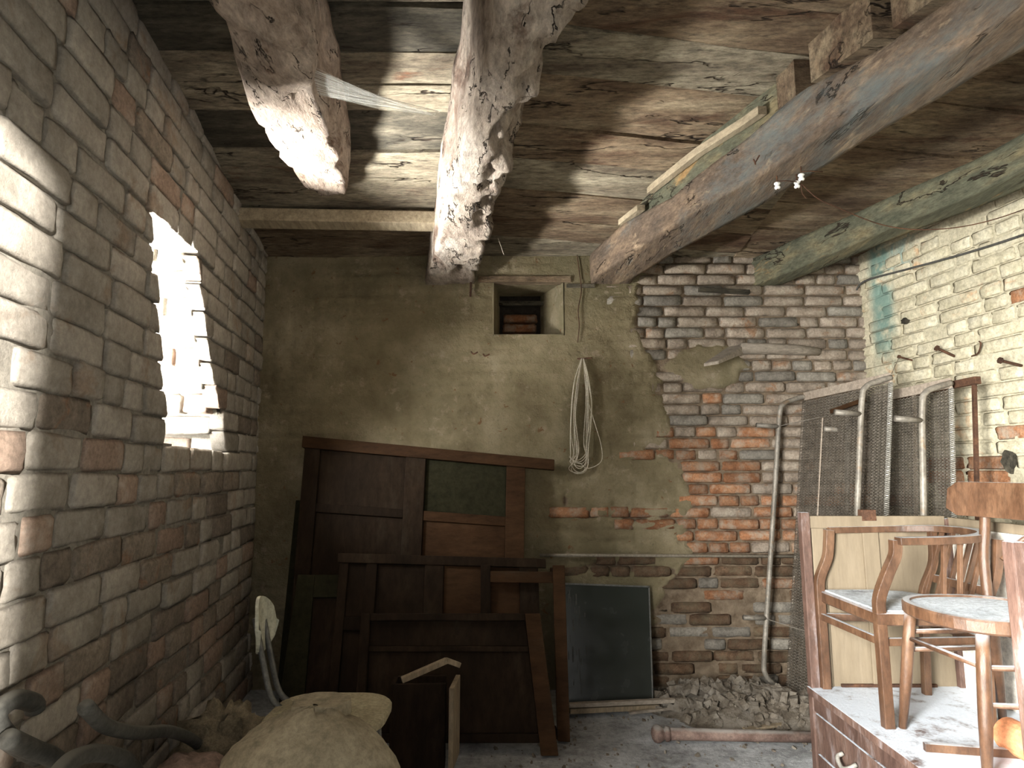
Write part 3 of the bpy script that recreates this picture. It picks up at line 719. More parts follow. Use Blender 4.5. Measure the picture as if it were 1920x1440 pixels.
# fourth joist along the right wall
s4 = [(-.25, 2.58, 2.80, 2.50, 2.78, 2.56, 2.8)]
for (xb, yb2), (xt, yt) in (((1920, 394), (1920, 289)), ((1665, 458), (1665, 385)), ((1410, 521), (1406, 484))):
    pass
for Y in (1.4, 2.0, 2.6, 3.2, 3.9, 4.15):
    xl = 1.535 + (3.9 - Y) * .37 if Y > 2.4 else 2.09 + (2.4 - Y) * .12
    xl = min(xl, 2.42 - .151 * (Y - 2))
    s4.append((Y, xl, xl + .17, 2.425 + (3.9 - Y) * .018, 2.60 + (3.9 - Y) * .005, xl - .0, xl + .17))
j4 = joist('beam', s4, M['beamgreen'], 'joist stained green and ochre along the right wall', .007, .10, seed=31, n=32)
# battens nailed along the third joist
def batten(p, q, w, h, label, m='batten'):
    o = MB().bar(p, q, w, h).build('batten', M[m], bevel=.004); return tag(o, label, 'batten')
def cpt(px, py, d=.02):
    x, y = ceilY(px, py); return Vector((x, y, cz(y) - d))
def jx(Y):                                    # upper left edge of the long joist
    return interp([(q_[0], q_[5]) for q_ in s3], Y)
def pack(name, Ya, Yb, x0, x1, za, zb, m, label, top=False):
    mb = MB(); secs = []; n = max(2, int((Yb - Ya) / .08))
    for k in range(n + 1):
        Y = Ya + (Yb - Ya) * k / n; zt = cz(Y) + .01 if top else zb; a = jx(Y); w = nz(Y, 40, 0, 6) * .006
        secs.append([(a + x0 + w, Y, za + w), (a + x1, Y, za), (a + x1, Y, zt), (a + x0 + w * .5, Y, zt)])
    return tag(mb.loft(secs).build(name, M[m], bevel=0), label, 'batten')
pack('packing_timber', 2.30, 3.55, .045, .19, 2.565, 0, 'beamgreen', 'dark packing timber between the long joist and the boards, behind the pale batten', True)
pack('batten', 2.34, 3.06, .0, .035, 2.665, 2.70, 'batten', 'long pale batten nailed along the packing over the long joist')
pack('batten', 3.12, 3.32, -.02, .02, 2.60, 2.63, 'batten', 'short yellowish batten end just beyond the long pale batten')
pack('packing_timber', 2.18, 2.27, .02, .16, 2.63, 0, 'plankB', 'small brown packing block beside the end of the pale batten', True)
pack('packing_timber', 1.86, 2.10, .02, .16, 2.64, 0, 'plankB', 'middle brown packing block between two dark gaps over the long joist', True)
pack('packing_timber', .2, 1.78, .01, .16, 2.61, 0, 'plankB', 'long brown packing timber over the upper end of the long joist', True)
# wall cable under the fourth joist
pc = [atW(1603, 548, 2.78), atW(1622, 527, 2.78), atW(1700, 505, 2.78), atW(1800, 478, 2.78), atW(1925, 438, 2.78), atW(2100, 370, 2.78)]
tag(MB().tube(spline(pc), .006, 6).build('wall_cable', M['hose'], smooth=True), 'thin grey cable running along the top of the right wall', 'cable')

# ------------------------------------------------------------ things on walls and beams
# coil of cord on the back wall
def cordcoil():
    root = empty('cord_coil', atY(1092, 672, YB - .06)); tag(root, 'tangled coil of off-white cord hanging on a nail under the niche', 'cord')
    mb = MB(); Y = YB - .055
    for k in range(9):
        t = k / 8; xl = 1078 - 8 * R() + t * 6; xr = 1096 + 10 * t + R() * 6; yb = 862 + R() * 40; w = 6 + R() * 8
        pts = [(1090 + k % 3, 672), (xl + 4, 720), (xl - 2, 780 + R() * 20), (xl - 4 + R() * 10, 850), (1078 + R() * 12 - w, yb - 8), (1084 + R() * 8, yb), (1094 + w * .6, yb - 12), (xr - 6 + R() * 6, 830), (xr + R() * 8 - 2, 760), (1098 + R() * 5, 700), (1094, 672)]
        mb.tube(spline([atY(a, b, Y - .004 * (k % 4) + (R() - .5) * .008) for a, b in pts], 6), .0026, 5)
    pts = [(1094, 674), (1100, 740), (1114, 790), (1126, 830), (1129, 860), (1118, 873), (1100, 878), (1088, 868)]
    mb.tube(spline([atY(a, b, Y - .01) for a, b in pts], 6), .0026, 5)
    mb.build('cord', M['cord'], root, smooth=True)
    MB().tube([atY(1080, 673, YB - .02), atY(1110, 671, YB - .075)], .005, 6).build('nail', M['rust'], root)
cordcoil()
tag(MB().tube(spline([atY(a, b, YB - .045) for a, b in ((1082, 478), (1086, 510), (1090, 545), (1084, 580), (1086, 610), (1083, 642))], 5), .003, 5).build('hanging_cord', M['rust'], smooth=True), 'thin dark cord dangling beside the right edge of the niche', 'cord')
tag(MB().bar(atY(884, 510, 3.84), atY(882, 556, 3.84), .012, .012).build('iron_pin', M['rust']), 'short dark iron pin below the end of the rotten joist', 'pin')
# wooden pegs sticking out of the back wall
pg = MB(); a = atY(1392, 662, YB - .02); b = atY(1322, 689, YB - .30)
pg.hexa([Vector(q) for q in ((1.13, 3.66, 1.865), (1.20, 3.60, 1.87), (1.46, 3.86, 1.985), (1.38, 3.90, 1.975), (1.13, 3.66, 1.885), (1.20, 3.60, 1.89), (1.46, 3.86, 2.04), (1.38, 3.90, 2.045))])
tag(pg.build('wooden_peg', M['peg'], bevel=.005), 'split wooden wedge jutting forward from the bare bricks', 'peg')
lg = MB().tube([(1.42, 3.845, 2.01), (1.6, 3.845, 2.008), (1.78, 3.86, 2.003), (1.92, 3.875, 1.995)], [.036, .036, .034, .026], 9)
tag(lg.build('log_shelf', M['peg'], smooth=True), 'short limewashed log bedded level in the bare bricks', 'log')
# iron rod low on the back wall
tag(MB().tube([atY(1012, 1041, 3.83), atY(1250, 1042, 3.835), atY(1500, 1043, 3.84)], .009, 8).build('iron_rod', M['greypipe'], smooth=True), 'long grey rod running level across the back wall', 'rod')
# small hook marks
for (px, py), lab in (((888, 661), 'dark bent nail under the niche, nearer the rotten joist'), ((910, 665), 'dark bent nail under the niche, just right of its twin')):
    tag(MB().tube(spline([atY(px - 5, py - 2, YB - .02), atY(px, py + 3, YB - .06), atY(px + 8, py - 1, YB - .065)], 3), .005, 5).build('nail', M['rust']), lab, 'nail')
# big nails in the right wall
def wnail(p0, p1, r, lab, head=True, hook=False):
    root = empty('iron_nail', p0); tag(root, lab, 'nail', 'nails in the right wall')
    p0, p1 = Vector(p0), Vector(p1)
    MB().tube([p0, p1], r, 6).build('shank', M['rust'], root)
    if head: d = (p1 - p0).normalized(); MB().tube([p1 - d * .003, p1 + d * .006], r * 2.2, 8).build('head', M['rust'], root)
wnail(atW(1792, 669, 2.80), atW(1757, 653, 2.70), .007, 'big headed nail in the right wall above the two bed frames')
wnail(atW(1712, 676, 2.80), atW(1686, 669, 2.72), .005, 'thin nail in the right wall holding a wire to the bed frame')
wnail(atW(1916, 686, 2.80), atW(1876, 676, 2.70), .007, 'big headed nail in the right wall closest to the viewer')
tag(MB().tube(spline([atW(1822, 668, 2.80), atW(1834, 662, 2.77), atW(1839, 645, 2.75), atW(1836, 640, 2.75)], 4), .004, 6).build('iron_hook', M['rust']), 'small bent iron hook between the two big nails', 'hook')
tag(MB().tube([atW(1686, 669, 2.72), Vector((1.885, 3.10, 1.72))], .0015, 5).build('tie_wire', M['galv']), 'taut thin wire from a nail to the corner of the bed frame', 'wire')
# insulators and wire on the third joist
def insul(px, py, z, lab):
    p = atZ(px, py, z); root = empty('insulator', p); tag(root, lab, 'insulator', 'insulators on the long joist')
    pr_ = [(0, .0), (.010, .001), (.013, .006), (.008, .012), (.008, .016), (.012, .021), (.010, .027), (0, .028)]
    mb = MB(); mb.loft([[(p.x + r * math.cos(t * math.pi / 5), p.y + r * math.sin(t * math.pi / 5), p.z - h) for t in range(10)] for r, h in [(max(r, .001), h) for r, h in pr_]])
    mb.build('knob', M['porcelain'], root, smooth=True)
    MB().tube([p + Vector((0, 0, .03)), p + Vector((0, 0, -.031))], .003, 5).build('screw', M['rust'], root)
insul(1457, 342, 2.405, 'white porcelain insulator standing alone, farthest along the joist')
insul(1494, 340, 2.405, 'white porcelain insulator in the middle of the three')
insul(1502, 326, 2.405, 'white porcelain insulator with wires tied to its far side')
wr_ = MB()
def w3(*pp): return [atZ(a, b, c) for a, b, c in pp]
wr_.tube(w3((1457, 340, 2.395), (1475, 339, 2.395), (1494, 341, 2.39)), .0022, 5)
wr_.tube(w3((1502, 322, 2.395), (1520, 321, 2.40), (1542, 322, 2.41)), .0025, 5)
wr_.tube(spline(w3((1502, 345, 2.39), (1504, 362, 2.36), (1512, 372, 2.35)), 4), .002, 5)
wr_.tube(spline([atZ(1503, 345, 2.39), atZ(1530, 370, 2.34), atZ(1560, 385, 2.32), Vector((1.55, 2.50, 2.265)), Vector((1.75, 2.48, 2.24)), Vector((1.95, 2.42, 2.26)), Vector((2.2, 2.3, 2.34))], 8), .0024, 5)
tag(wr_.build('old_wire', M['rust'], smooth=True), 'dark stiff wire sagging from the insulators towards the right wall', 'wire')
for (px, py), lab in (((1430, 300), 'small bent staple in the side of the long joist, upper'), ((1281, 405), 'bent black staple in the side of the long joist near the back wall')):
    p = atZ(px, py, 2.47) ; p = p + Vector((-.02, 0, 0))
    tag(MB().tube([p + Vector((0, -.02, .01)), p + Vector((-.012, -.008, -.014)), p + Vector((-.012, .008, .006)), p + Vector((0, .022, -.008))], .003, 5).build('staple', M['rust']), lab, 'staple')
# cobweb between the first and second joists
cw = empty('cobweb', atZ(592, 150, 2.6)); tag(cw, 'bright dusty cobweb stretched between the first two joists', 'cobweb')
A0, A1, A2 = atZ(588, 128, 2.60), atZ(592, 178, 2.58), atZ(815, 216, 2.62); web = MB(); sh = MB()
for k in range(34):
    t = k / 33; a = A0.lerp(A1, t) + Vector((0, 0, (R() - .5) * .02)); b = A2.lerp(A0, R() * .35 * (1 - t)) if k % 3 else A2 + Vector((R() * .02, 0, R() * .02))
    b = b.lerp(A1, R() * .5 * t * (k % 2))
    mid = (a + b) / 2 - Vector((0, 0, .008 + R() * .01)); web.tube([a, mid, b], .0004 + (R() < .15) * .0006, 4)
for k in range(10):
    t = .1 + k * .08; web.tube([A0.lerp(A2, t), A1.lerp(A2, t)], .0003, 4)
sh.add([A0, A1, A2, A0.lerp(A2, .5) - Vector((0, 0, .01))], [(0, 1, 3), (1, 2, 3)])
web.build('web_threads', M['web'], cw, kind='stuff'); sh.build('web_sheet', M['websheet'], cw)
tag(MB().tube([atZ(934, 447, 2.5), atZ(945, 478, 2.44)], .0015, 4).build('straw', M['cord']), 'single pale straw hanging from the boards above the niche', 'straw')

# ------------------------------------------------------------ panels leaning in the dark corner
class Quad:
    """flat board given by its four corners; pieces are laid out in fractions of it"""
    def __init__(s, TL, TR, BR, BL): s.c = [Vector(q) for q in (TL, TR, BR, BL)]; s.n = (s.c[1] - s.c[0]).cross(s.c[3] - s.c[0]).normalized(); s.n *= -1 if s.n.y > 0 else 1
    def p(s, u, v, d):
        a = s.c[0].lerp(s.c[1], u); b = s.c[3].lerp(s.c[2], u); return a.lerp(b, v) + s.n * d
    def piece(s, mb, u0, u1, v0, v1, d0, d1):
        return mb.hexa([s.p(u0, v1, d0), s.p(u1, v1, d0), s.p(u1, v1, d1), s.p(u0, v1, d1), s.p(u0, v0, d0), s.p(u1, v0, d0), s.p(u1, v0, d1), s.p(u0, v0, d1)])
    def part(s, root, name, u0, u1, v0, v1, d0, d1, m, bevel=.004):
        return s.piece(MB(), u0, u1, v0, v1, d0, d1).build(name, M[m], root, bevel=bevel)
def qroot(name, q, label, cat, grp=None):
    r = empty(name, (q.c[2] + q.c[3]) / 2); tag(r, label, cat, grp); return r
def fl0(px, py, Y): p = atY(px, py, Y); return Vector((p.x, Y, 0))
# A: tall panelled board
q = Quad(atY(575, 828, 3.80), atY(985, 866, 3.80), fl0(978, 1290, 3.58), fl0(535, 1290, 3.60))
r = qroot('panelled_board', q, 'tall dark panelled board with an overlong top rail against the plaster', 'board', 'old joinery leaning in the dark corner')
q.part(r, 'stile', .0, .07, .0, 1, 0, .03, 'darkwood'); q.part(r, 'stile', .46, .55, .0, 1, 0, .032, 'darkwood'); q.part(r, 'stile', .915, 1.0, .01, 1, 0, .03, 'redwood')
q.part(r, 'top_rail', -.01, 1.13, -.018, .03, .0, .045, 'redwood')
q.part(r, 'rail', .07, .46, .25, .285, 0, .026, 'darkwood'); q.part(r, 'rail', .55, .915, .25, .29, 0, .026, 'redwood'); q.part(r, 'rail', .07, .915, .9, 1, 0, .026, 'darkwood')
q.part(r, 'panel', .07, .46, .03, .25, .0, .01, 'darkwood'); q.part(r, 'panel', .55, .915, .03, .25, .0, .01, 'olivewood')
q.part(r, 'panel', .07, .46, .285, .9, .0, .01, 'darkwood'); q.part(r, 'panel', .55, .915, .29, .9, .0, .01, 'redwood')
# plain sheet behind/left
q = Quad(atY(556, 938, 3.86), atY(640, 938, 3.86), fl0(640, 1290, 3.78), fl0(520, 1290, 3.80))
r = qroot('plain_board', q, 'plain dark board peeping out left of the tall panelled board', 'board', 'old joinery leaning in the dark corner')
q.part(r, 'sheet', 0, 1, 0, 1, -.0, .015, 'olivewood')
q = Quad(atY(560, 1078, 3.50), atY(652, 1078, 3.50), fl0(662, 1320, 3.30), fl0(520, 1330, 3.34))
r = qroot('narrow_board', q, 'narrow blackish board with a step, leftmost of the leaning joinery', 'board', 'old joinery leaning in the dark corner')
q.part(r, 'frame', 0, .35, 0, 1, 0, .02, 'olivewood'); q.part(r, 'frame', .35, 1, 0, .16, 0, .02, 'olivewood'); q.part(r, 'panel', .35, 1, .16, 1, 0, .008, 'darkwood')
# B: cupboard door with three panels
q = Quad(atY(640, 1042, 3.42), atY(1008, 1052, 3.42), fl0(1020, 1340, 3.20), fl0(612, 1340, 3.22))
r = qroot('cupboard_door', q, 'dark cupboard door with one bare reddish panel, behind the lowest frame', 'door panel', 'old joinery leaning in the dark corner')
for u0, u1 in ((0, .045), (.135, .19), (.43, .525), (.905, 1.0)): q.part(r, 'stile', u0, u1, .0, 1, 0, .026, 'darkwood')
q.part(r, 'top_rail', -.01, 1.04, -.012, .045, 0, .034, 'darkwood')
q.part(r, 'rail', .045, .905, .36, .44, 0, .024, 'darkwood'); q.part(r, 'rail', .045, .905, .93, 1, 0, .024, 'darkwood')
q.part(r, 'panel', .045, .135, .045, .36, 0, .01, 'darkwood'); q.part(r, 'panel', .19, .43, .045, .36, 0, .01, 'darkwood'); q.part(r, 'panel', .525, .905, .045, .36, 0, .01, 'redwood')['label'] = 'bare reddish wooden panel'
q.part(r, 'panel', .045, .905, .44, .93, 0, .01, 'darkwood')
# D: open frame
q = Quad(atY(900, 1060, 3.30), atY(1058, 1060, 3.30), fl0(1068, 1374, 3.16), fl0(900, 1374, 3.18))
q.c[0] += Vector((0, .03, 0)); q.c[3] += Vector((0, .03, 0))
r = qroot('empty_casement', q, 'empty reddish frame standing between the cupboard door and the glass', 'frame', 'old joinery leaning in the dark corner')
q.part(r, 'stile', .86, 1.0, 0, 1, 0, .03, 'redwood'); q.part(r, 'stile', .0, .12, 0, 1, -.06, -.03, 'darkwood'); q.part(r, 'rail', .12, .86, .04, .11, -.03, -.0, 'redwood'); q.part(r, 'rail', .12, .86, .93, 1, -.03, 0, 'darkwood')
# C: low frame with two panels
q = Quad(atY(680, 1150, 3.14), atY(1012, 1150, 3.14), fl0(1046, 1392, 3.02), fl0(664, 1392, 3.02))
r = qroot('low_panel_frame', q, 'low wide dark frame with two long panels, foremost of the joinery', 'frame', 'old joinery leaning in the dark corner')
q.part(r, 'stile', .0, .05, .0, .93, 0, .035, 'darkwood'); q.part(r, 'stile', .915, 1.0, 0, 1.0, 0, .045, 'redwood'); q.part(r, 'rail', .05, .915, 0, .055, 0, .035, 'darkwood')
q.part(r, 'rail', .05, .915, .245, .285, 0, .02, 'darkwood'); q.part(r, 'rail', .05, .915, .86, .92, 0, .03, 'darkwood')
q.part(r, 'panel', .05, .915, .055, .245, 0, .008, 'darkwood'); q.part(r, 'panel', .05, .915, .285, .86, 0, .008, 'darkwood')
# glass pane
q = Quad(atY(1050, 1096, 3.82), atY(1215, 1102, 3.82), fl0(1222, 1312, 3.64), fl0(1058, 1316, 3.64))
r = qroot('glass_pane', q, 'dark dusty sheet of glass leaning under the long rod', 'glass pane')
q.part(r, 'pane', .0, 1, .0, 1, 0, .008, 'glass', 0)
ed = MB(); q.piece(ed, -.015, 0, -.01, 1, -.002, .012); q.piece(ed, 1, 1.015, -.01, 1, -.002, .012); q.piece(ed, -.015, 1.015, -.015, 0, -.002, .012); ed.build('edging', M['darksteel'], r)
fm = MB()
for k in range(26):
    u = .06 + R() * .16 + (.05 if k > 16 else 0); v = R() * .8 + .02; q.piece(fm, u, u + .004 + R() * .008, v, v + .03 + R() * .1, .0085, .0095)
fm.build('peeling_film', M['hose'], r, kind='stuff')
# boards on the floor under the glass
def fplank(p, q_, w, h, label, m='offwood', name='floor_board'):
    o = MB().bar(p, q_, w, h).build(name, M[m], bevel=.003); return tag(o, label, 'board')
fplank(atZ(1066, 1330, .03), atZ(1232, 1322, .02), .07, .025, 'short thick board lying on the floor below the glass')
fplank(atZ(1066, 1322, .06), atZ(1288, 1312, .05), .03, .02, 'long thin lath on the floor below the glass', 'peg', 'floor_lath')
fplank(atZ(1180, 1337, .02), atZ(1290, 1325, .02), .018, .012, 'knotty thin stick on the floor near the rubble', 'peg', 'floor_stick')
fplank(atZ(1395, 1368, .02), atZ(1470, 1358, .02), .03, .012, 'flat wooden splinter lying beside the pipe end', 'offwood', 'floor_splinter')
# bed post pipe with a ball end
pp = empty('bed_post', atZ(1240, 1374, 0)); tag(pp, 'brown rusted pipe with a ball end lying on the floor', 'pipe')
a = atZ(1252, 1376, .03); b = atZ(1540, 1382, .03)
MB().tube([a, b], [.027, .025], 14).build('shaft', M['pipe'], pp, smooth=True)
d = (a - b).normalized(); prof = [(-.01, .03), (0, .034), (.01, .034), (.016, .024), (.024, .03), (.036, .038), (.05, .041), (.064, .036), (.074, .022), (.078, .004)]
MB().tube([a + d * t for t, _ in prof], [r_ for _, r_ in prof], 14).build('ball_end', M['pipe'], pp, smooth=True)
# rubble
rb = MB(); rp = MB()
pts = [(1400, 1312), (1330, 1320), (1460, 1330), (1380, 1345), (1300, 1318), (1420, 1335), (1480, 1345)]
def heap(x, y):
    h = 0
    for px, py in pts:
        c = atZ(px, py, 0); h = max(h, .10 * math.exp(-((x - c.x) / .2) ** 2 - ((y - c.y) / .17) ** 2))
    return h
hp = hgrid('rubble_heap', .6, 2.1, 3.1, 3.95, .03, lambda x, y: floorz(x, y) - .01 + heap(x, y) * (1 + frac(x, y, 0, 9) * .35), M['rubble'])
tag(hp, 'low heap of fallen mortar and dust below the bare bricks', 'rubble', kind='stuff')
for k in range(900):
    px, py = random.choice(pts); c = atZ(px, py, 0); x = c.x + random.gauss(0, .15); y = min(3.85, c.y + random.gauss(0, .11)); s = .004 + R() ** 4 * .026
    rb.chunk(s, (x, y, floorz(x, y) + heap(x, y) + s * .2))
tag(rb.build('rubble_lumps', M['rubble']), 'scattered lumps of brick and mortar on the low heap', 'rubble', kind='stuff')
pb = MB()
for k in range(260):
    x = -.2 + R() * 1.9; y = 2.7 + R() * 1.0; s = .003 + R() ** 3 * .008
    pb.box(-s, s, -s, s, -s * .5, s * .5, Matrix.Translation((x, y, floorz(x, y) + s * .3)) @ Matrix.Rotation(R() * 3, 4, (R(), R(), R() + .1)))
tag(pb.build('floor_grit', M['rubble']), 'fine grit and pebbles strewn over the floor', 'grit', kind='stuff')

# ------------------------------------------------------------ small box with a stick in front of the panels
bx = empty('small_box', (-.38, 2.86, 0)); tag(bx, 'small dark wooden box with a pale side panel standing before the low frame', 'box')
mt = Matrix.Translation((-.385, 2.80, 0)) @ Matrix.Rotation(math.radians(4), 4, 'Z')
MB().box(-.125, .105, 0, .018, 0.0, .365, mt).build('front', M['darkwood'], bx, bevel=.003)
MB().box(-.125, -.107, .018, .14, 0, .36, mt).build('side', M['darkwood'], bx, bevel=.003)
m2 = Matrix.Translation((-.385, 2.80, 0)) @ Matrix.Rotation(math.radians(-4), 4, 'Z')
MB().box(.123, .143, -.012, .17, .03, .355, m2).build('side', M['offwood'], bx, bevel=.003)['label'] = 'pale raw wood side'
MB().box(-.107, .105, .018, .13, .01, .028, mt).build('bottom', M['darkwood'], bx, bevel=.002)
MB().box(-.107, .105, .122, .14, .01, .36, mt).build('back', M['darkwood'], bx, bevel=.002)
st = MB(); st.bar((-.47, 2.83, .372), (-.285, 2.89, .435), .03, .022); st.bar((-.285, 2.89, .435), (-.235, 2.93, .405), .03, .022)
tag(st.build('bent_offcut', M['offwood'], bevel=.003), 'bent raw wood offcut lying on the small box', 'wood')

# ------------------------------------------------------------ left chair, sack, rags, hose
def rrect(cx, cy, w, d, r, z, n=6, sk=0):
    pts = []
    for k, (sx, sy) in enumerate(((1, 1), (-1, 1), (-1, -1), (1, -1))):
        for i in range(n + 1):
            t = math.pi / 2 * (k + i / n); pts.append((cx + sx * (w / 2 - r) + r * math.cos(t), cy + sy * (d / 2 - r) + r * math.sin(t), z))
    return pts
ch = empty('kitchen_chair', (-.72, 2.28, 0)); tag(ch, 'cream kitchen chair on steel legs, half hidden behind the beige sack', 'chair')
z = .45
MB().loft([rrect(-.62, 2.27, .40 * k, .35 * k, .12 * k, z + dz) for k, dz in ((.96, -.03), (1, -.024), (1, -.006), (.97, 0), (.5, .003))]).build('seat', M['seatpad'], ch, smooth=False)
MB().loft([rrect(-.62, 2.27, .37 * k, .32 * k, .11 * k, z + dz) for k, dz in ((1, -.045), (1, -.03))]).build('seat_pan', M['darksteel'], ch)
for x, y, fx, fy in ((-.48, 2.16, .03, -.02), (-.48, 2.38, .03, .02), (-.78, 2.16, -.05, -.02), (-.78, 2.38, -.05, .02)):
    MB().tube([(x, y, z - .035), (x + fx, y + fy, .0)], .011, 8).build('leg', M['darksteel'], ch, smooth=True)
for y in (2.31, 2.38):
    MB().tube(spline([(-.76, y, z - .03), (-.83, y, z + .02), (-.87, y + .0, .6), (-.905, y, .74)], 5), .011, 8).build('back_post', M['darksteel'], ch, smooth=True)
bk = MB(); secs = []
for k in range(13):
    t = k / 12; hh = math.sin(math.pi * min(1, max(0, t))) ** .5 * .095 + .003; y = 2.26 + t * .17; x = -.862 - .028 * math.sin(math.pi * t)
    secs.append([(x, y, .71 - hh), (x - .012, y, .71 - hh), (x - .012 - .01, y, .71 + hh), (x - .01, y, .71 + hh)])
bk.loft(secs).build('backrest', M['cream'], ch, smooth=False)
# beige sack
sk = MB(); secs = []; N_ = 44
for j in range(26):
    ph = (j / 25) * math.pi / 2 * 1.9 - .9 * math.pi / 2; ring = []
    for i in range(N_):
        t = 2 * math.pi * i / N_; rr_ = math.cos(ph) ** .75; x = -.56 + .255 * rr_ * math.cos(t); y = 1.88 + .21 * rr_ * math.sin(t); zz = .30 + .295 * math.sin(ph)
        nn = frac(x, y, zz, 2.5) * .03 + frac(x, y, zz, 9) * .008
        ring.append((x + nn * math.cos(t), y + nn * math.sin(t), zz + nn * .6 + (.012 if j > 22 and nz(t * 2, 3) > .0 else 0)))
    secs.append(ring)
sko = sk.loft(secs).build('beige_sack', M['sack'], smooth=True)
tag(sko, 'bulging dust-covered beige sack on the floor at the bottom of the view', 'sack')
fp = MB(); ring0 = []; ring1 = []
for i in range(40):
    t = 2 * math.pi * i / 40; r_ = .085 + nz(math.cos(t) * 2, math.sin(t) * 2, 5) * .03; ring0.append((-.55 + r_ * 1.0 * math.cos(t), 1.93 + r_ * .8 * math.sin(t), .56)); ring1.append((-.55 + r_ * .96 * math.cos(t), 1.93 + r_ * .77 * math.sin(t), .597 + nz(t, 7) * .006))
fp.loft([ring0, ring1]).build('folded_mouth', M['sack'], sko, smooth=False)
# rags and hose against the left wall
def lump(name, c, rad, m, label, cat, amp=.03, fs=4, sq=.8):
    mb = MB(); secs = []
    for j in range(15):
        ph = -math.pi / 2 + math.pi * (j + .02) / 14.04; ring = []
        for i in range(26):
            t = 2 * math.pi * i / 26; v = Vector((math.cos(ph) * math.cos(t), math.cos(ph) * math.sin(t), math.sin(ph)))
            n_ = 1 + frac(v.x + c[0], v.y + c[1], v.z, fs) * amp * 8
            ring.append((c[0] + v.x * rad[0] * n_, c[1] + v.y * rad[1] * n_, max(0.0, c[2] + v.z * rad[2] * n_)))
        secs.append(ring)
    return tag(mb.loft(secs).build(name, m, smooth=True), label, cat)
lump('cloth_bundle', (-1.02, 2.13, .19), (.17, .18, .17), M['pinkcloth'], 'faded pinkish cloth bundle between the hose and the sack', 'cloth', .02)
lump('felt_rag', (-1.10, 2.55, .20), (.17, .14, .16), M['rag'], 'ragged tan felt heaped behind the pinkish bundle', 'rag', .05, 6)
lump('dirt_heap', (-1.14, 2.15, .11), (.15, .45, .15), M['rubble'], 'low dirt heap along the foot of the left wall', 'dirt', .03, 3)
def hosepath(pp, a): return spline([atW(x, y, a) for x, y in pp], 7)
tag(MB().tube(hosepath([(72, 1420), (20, 1388), (-8, 1345), (25, 1312), (62, 1318), (66, 1332)], -.90), .021, 12).build('rubber_hose', M['hose'], smooth=True), 'thick grey hose looped against the sunlit foot of the wall', 'hose')
tag(MB().tube(hosepath([(15, 1385), (60, 1405), (105, 1425), (140, 1470)], -.86), .021, 12).build('rubber_hose', M['hose'], smooth=True), 'thick grey hose end running down to the lower edge from the loop', 'hose')
tag(MB().tube(hosepath([(160, 1325), (200, 1362), (260, 1374), (320, 1372), (370, 1395), (400, 1440), (395, 1490)], -.76), .018, 12).build('rubber_hose', M['hose'], smooth=True), 'grey hose arching over the pinkish cloth bundle', 'hose')
tag(MB().tube(hosepath([(95, 1470), (130, 1428), (180, 1412), (235, 1425), (262, 1460)], -.76), .02, 12).build('rubber_hose', M['hose'], smooth=True), 'low grey hose hump in front of the pinkish cloth bundle', 'hose')

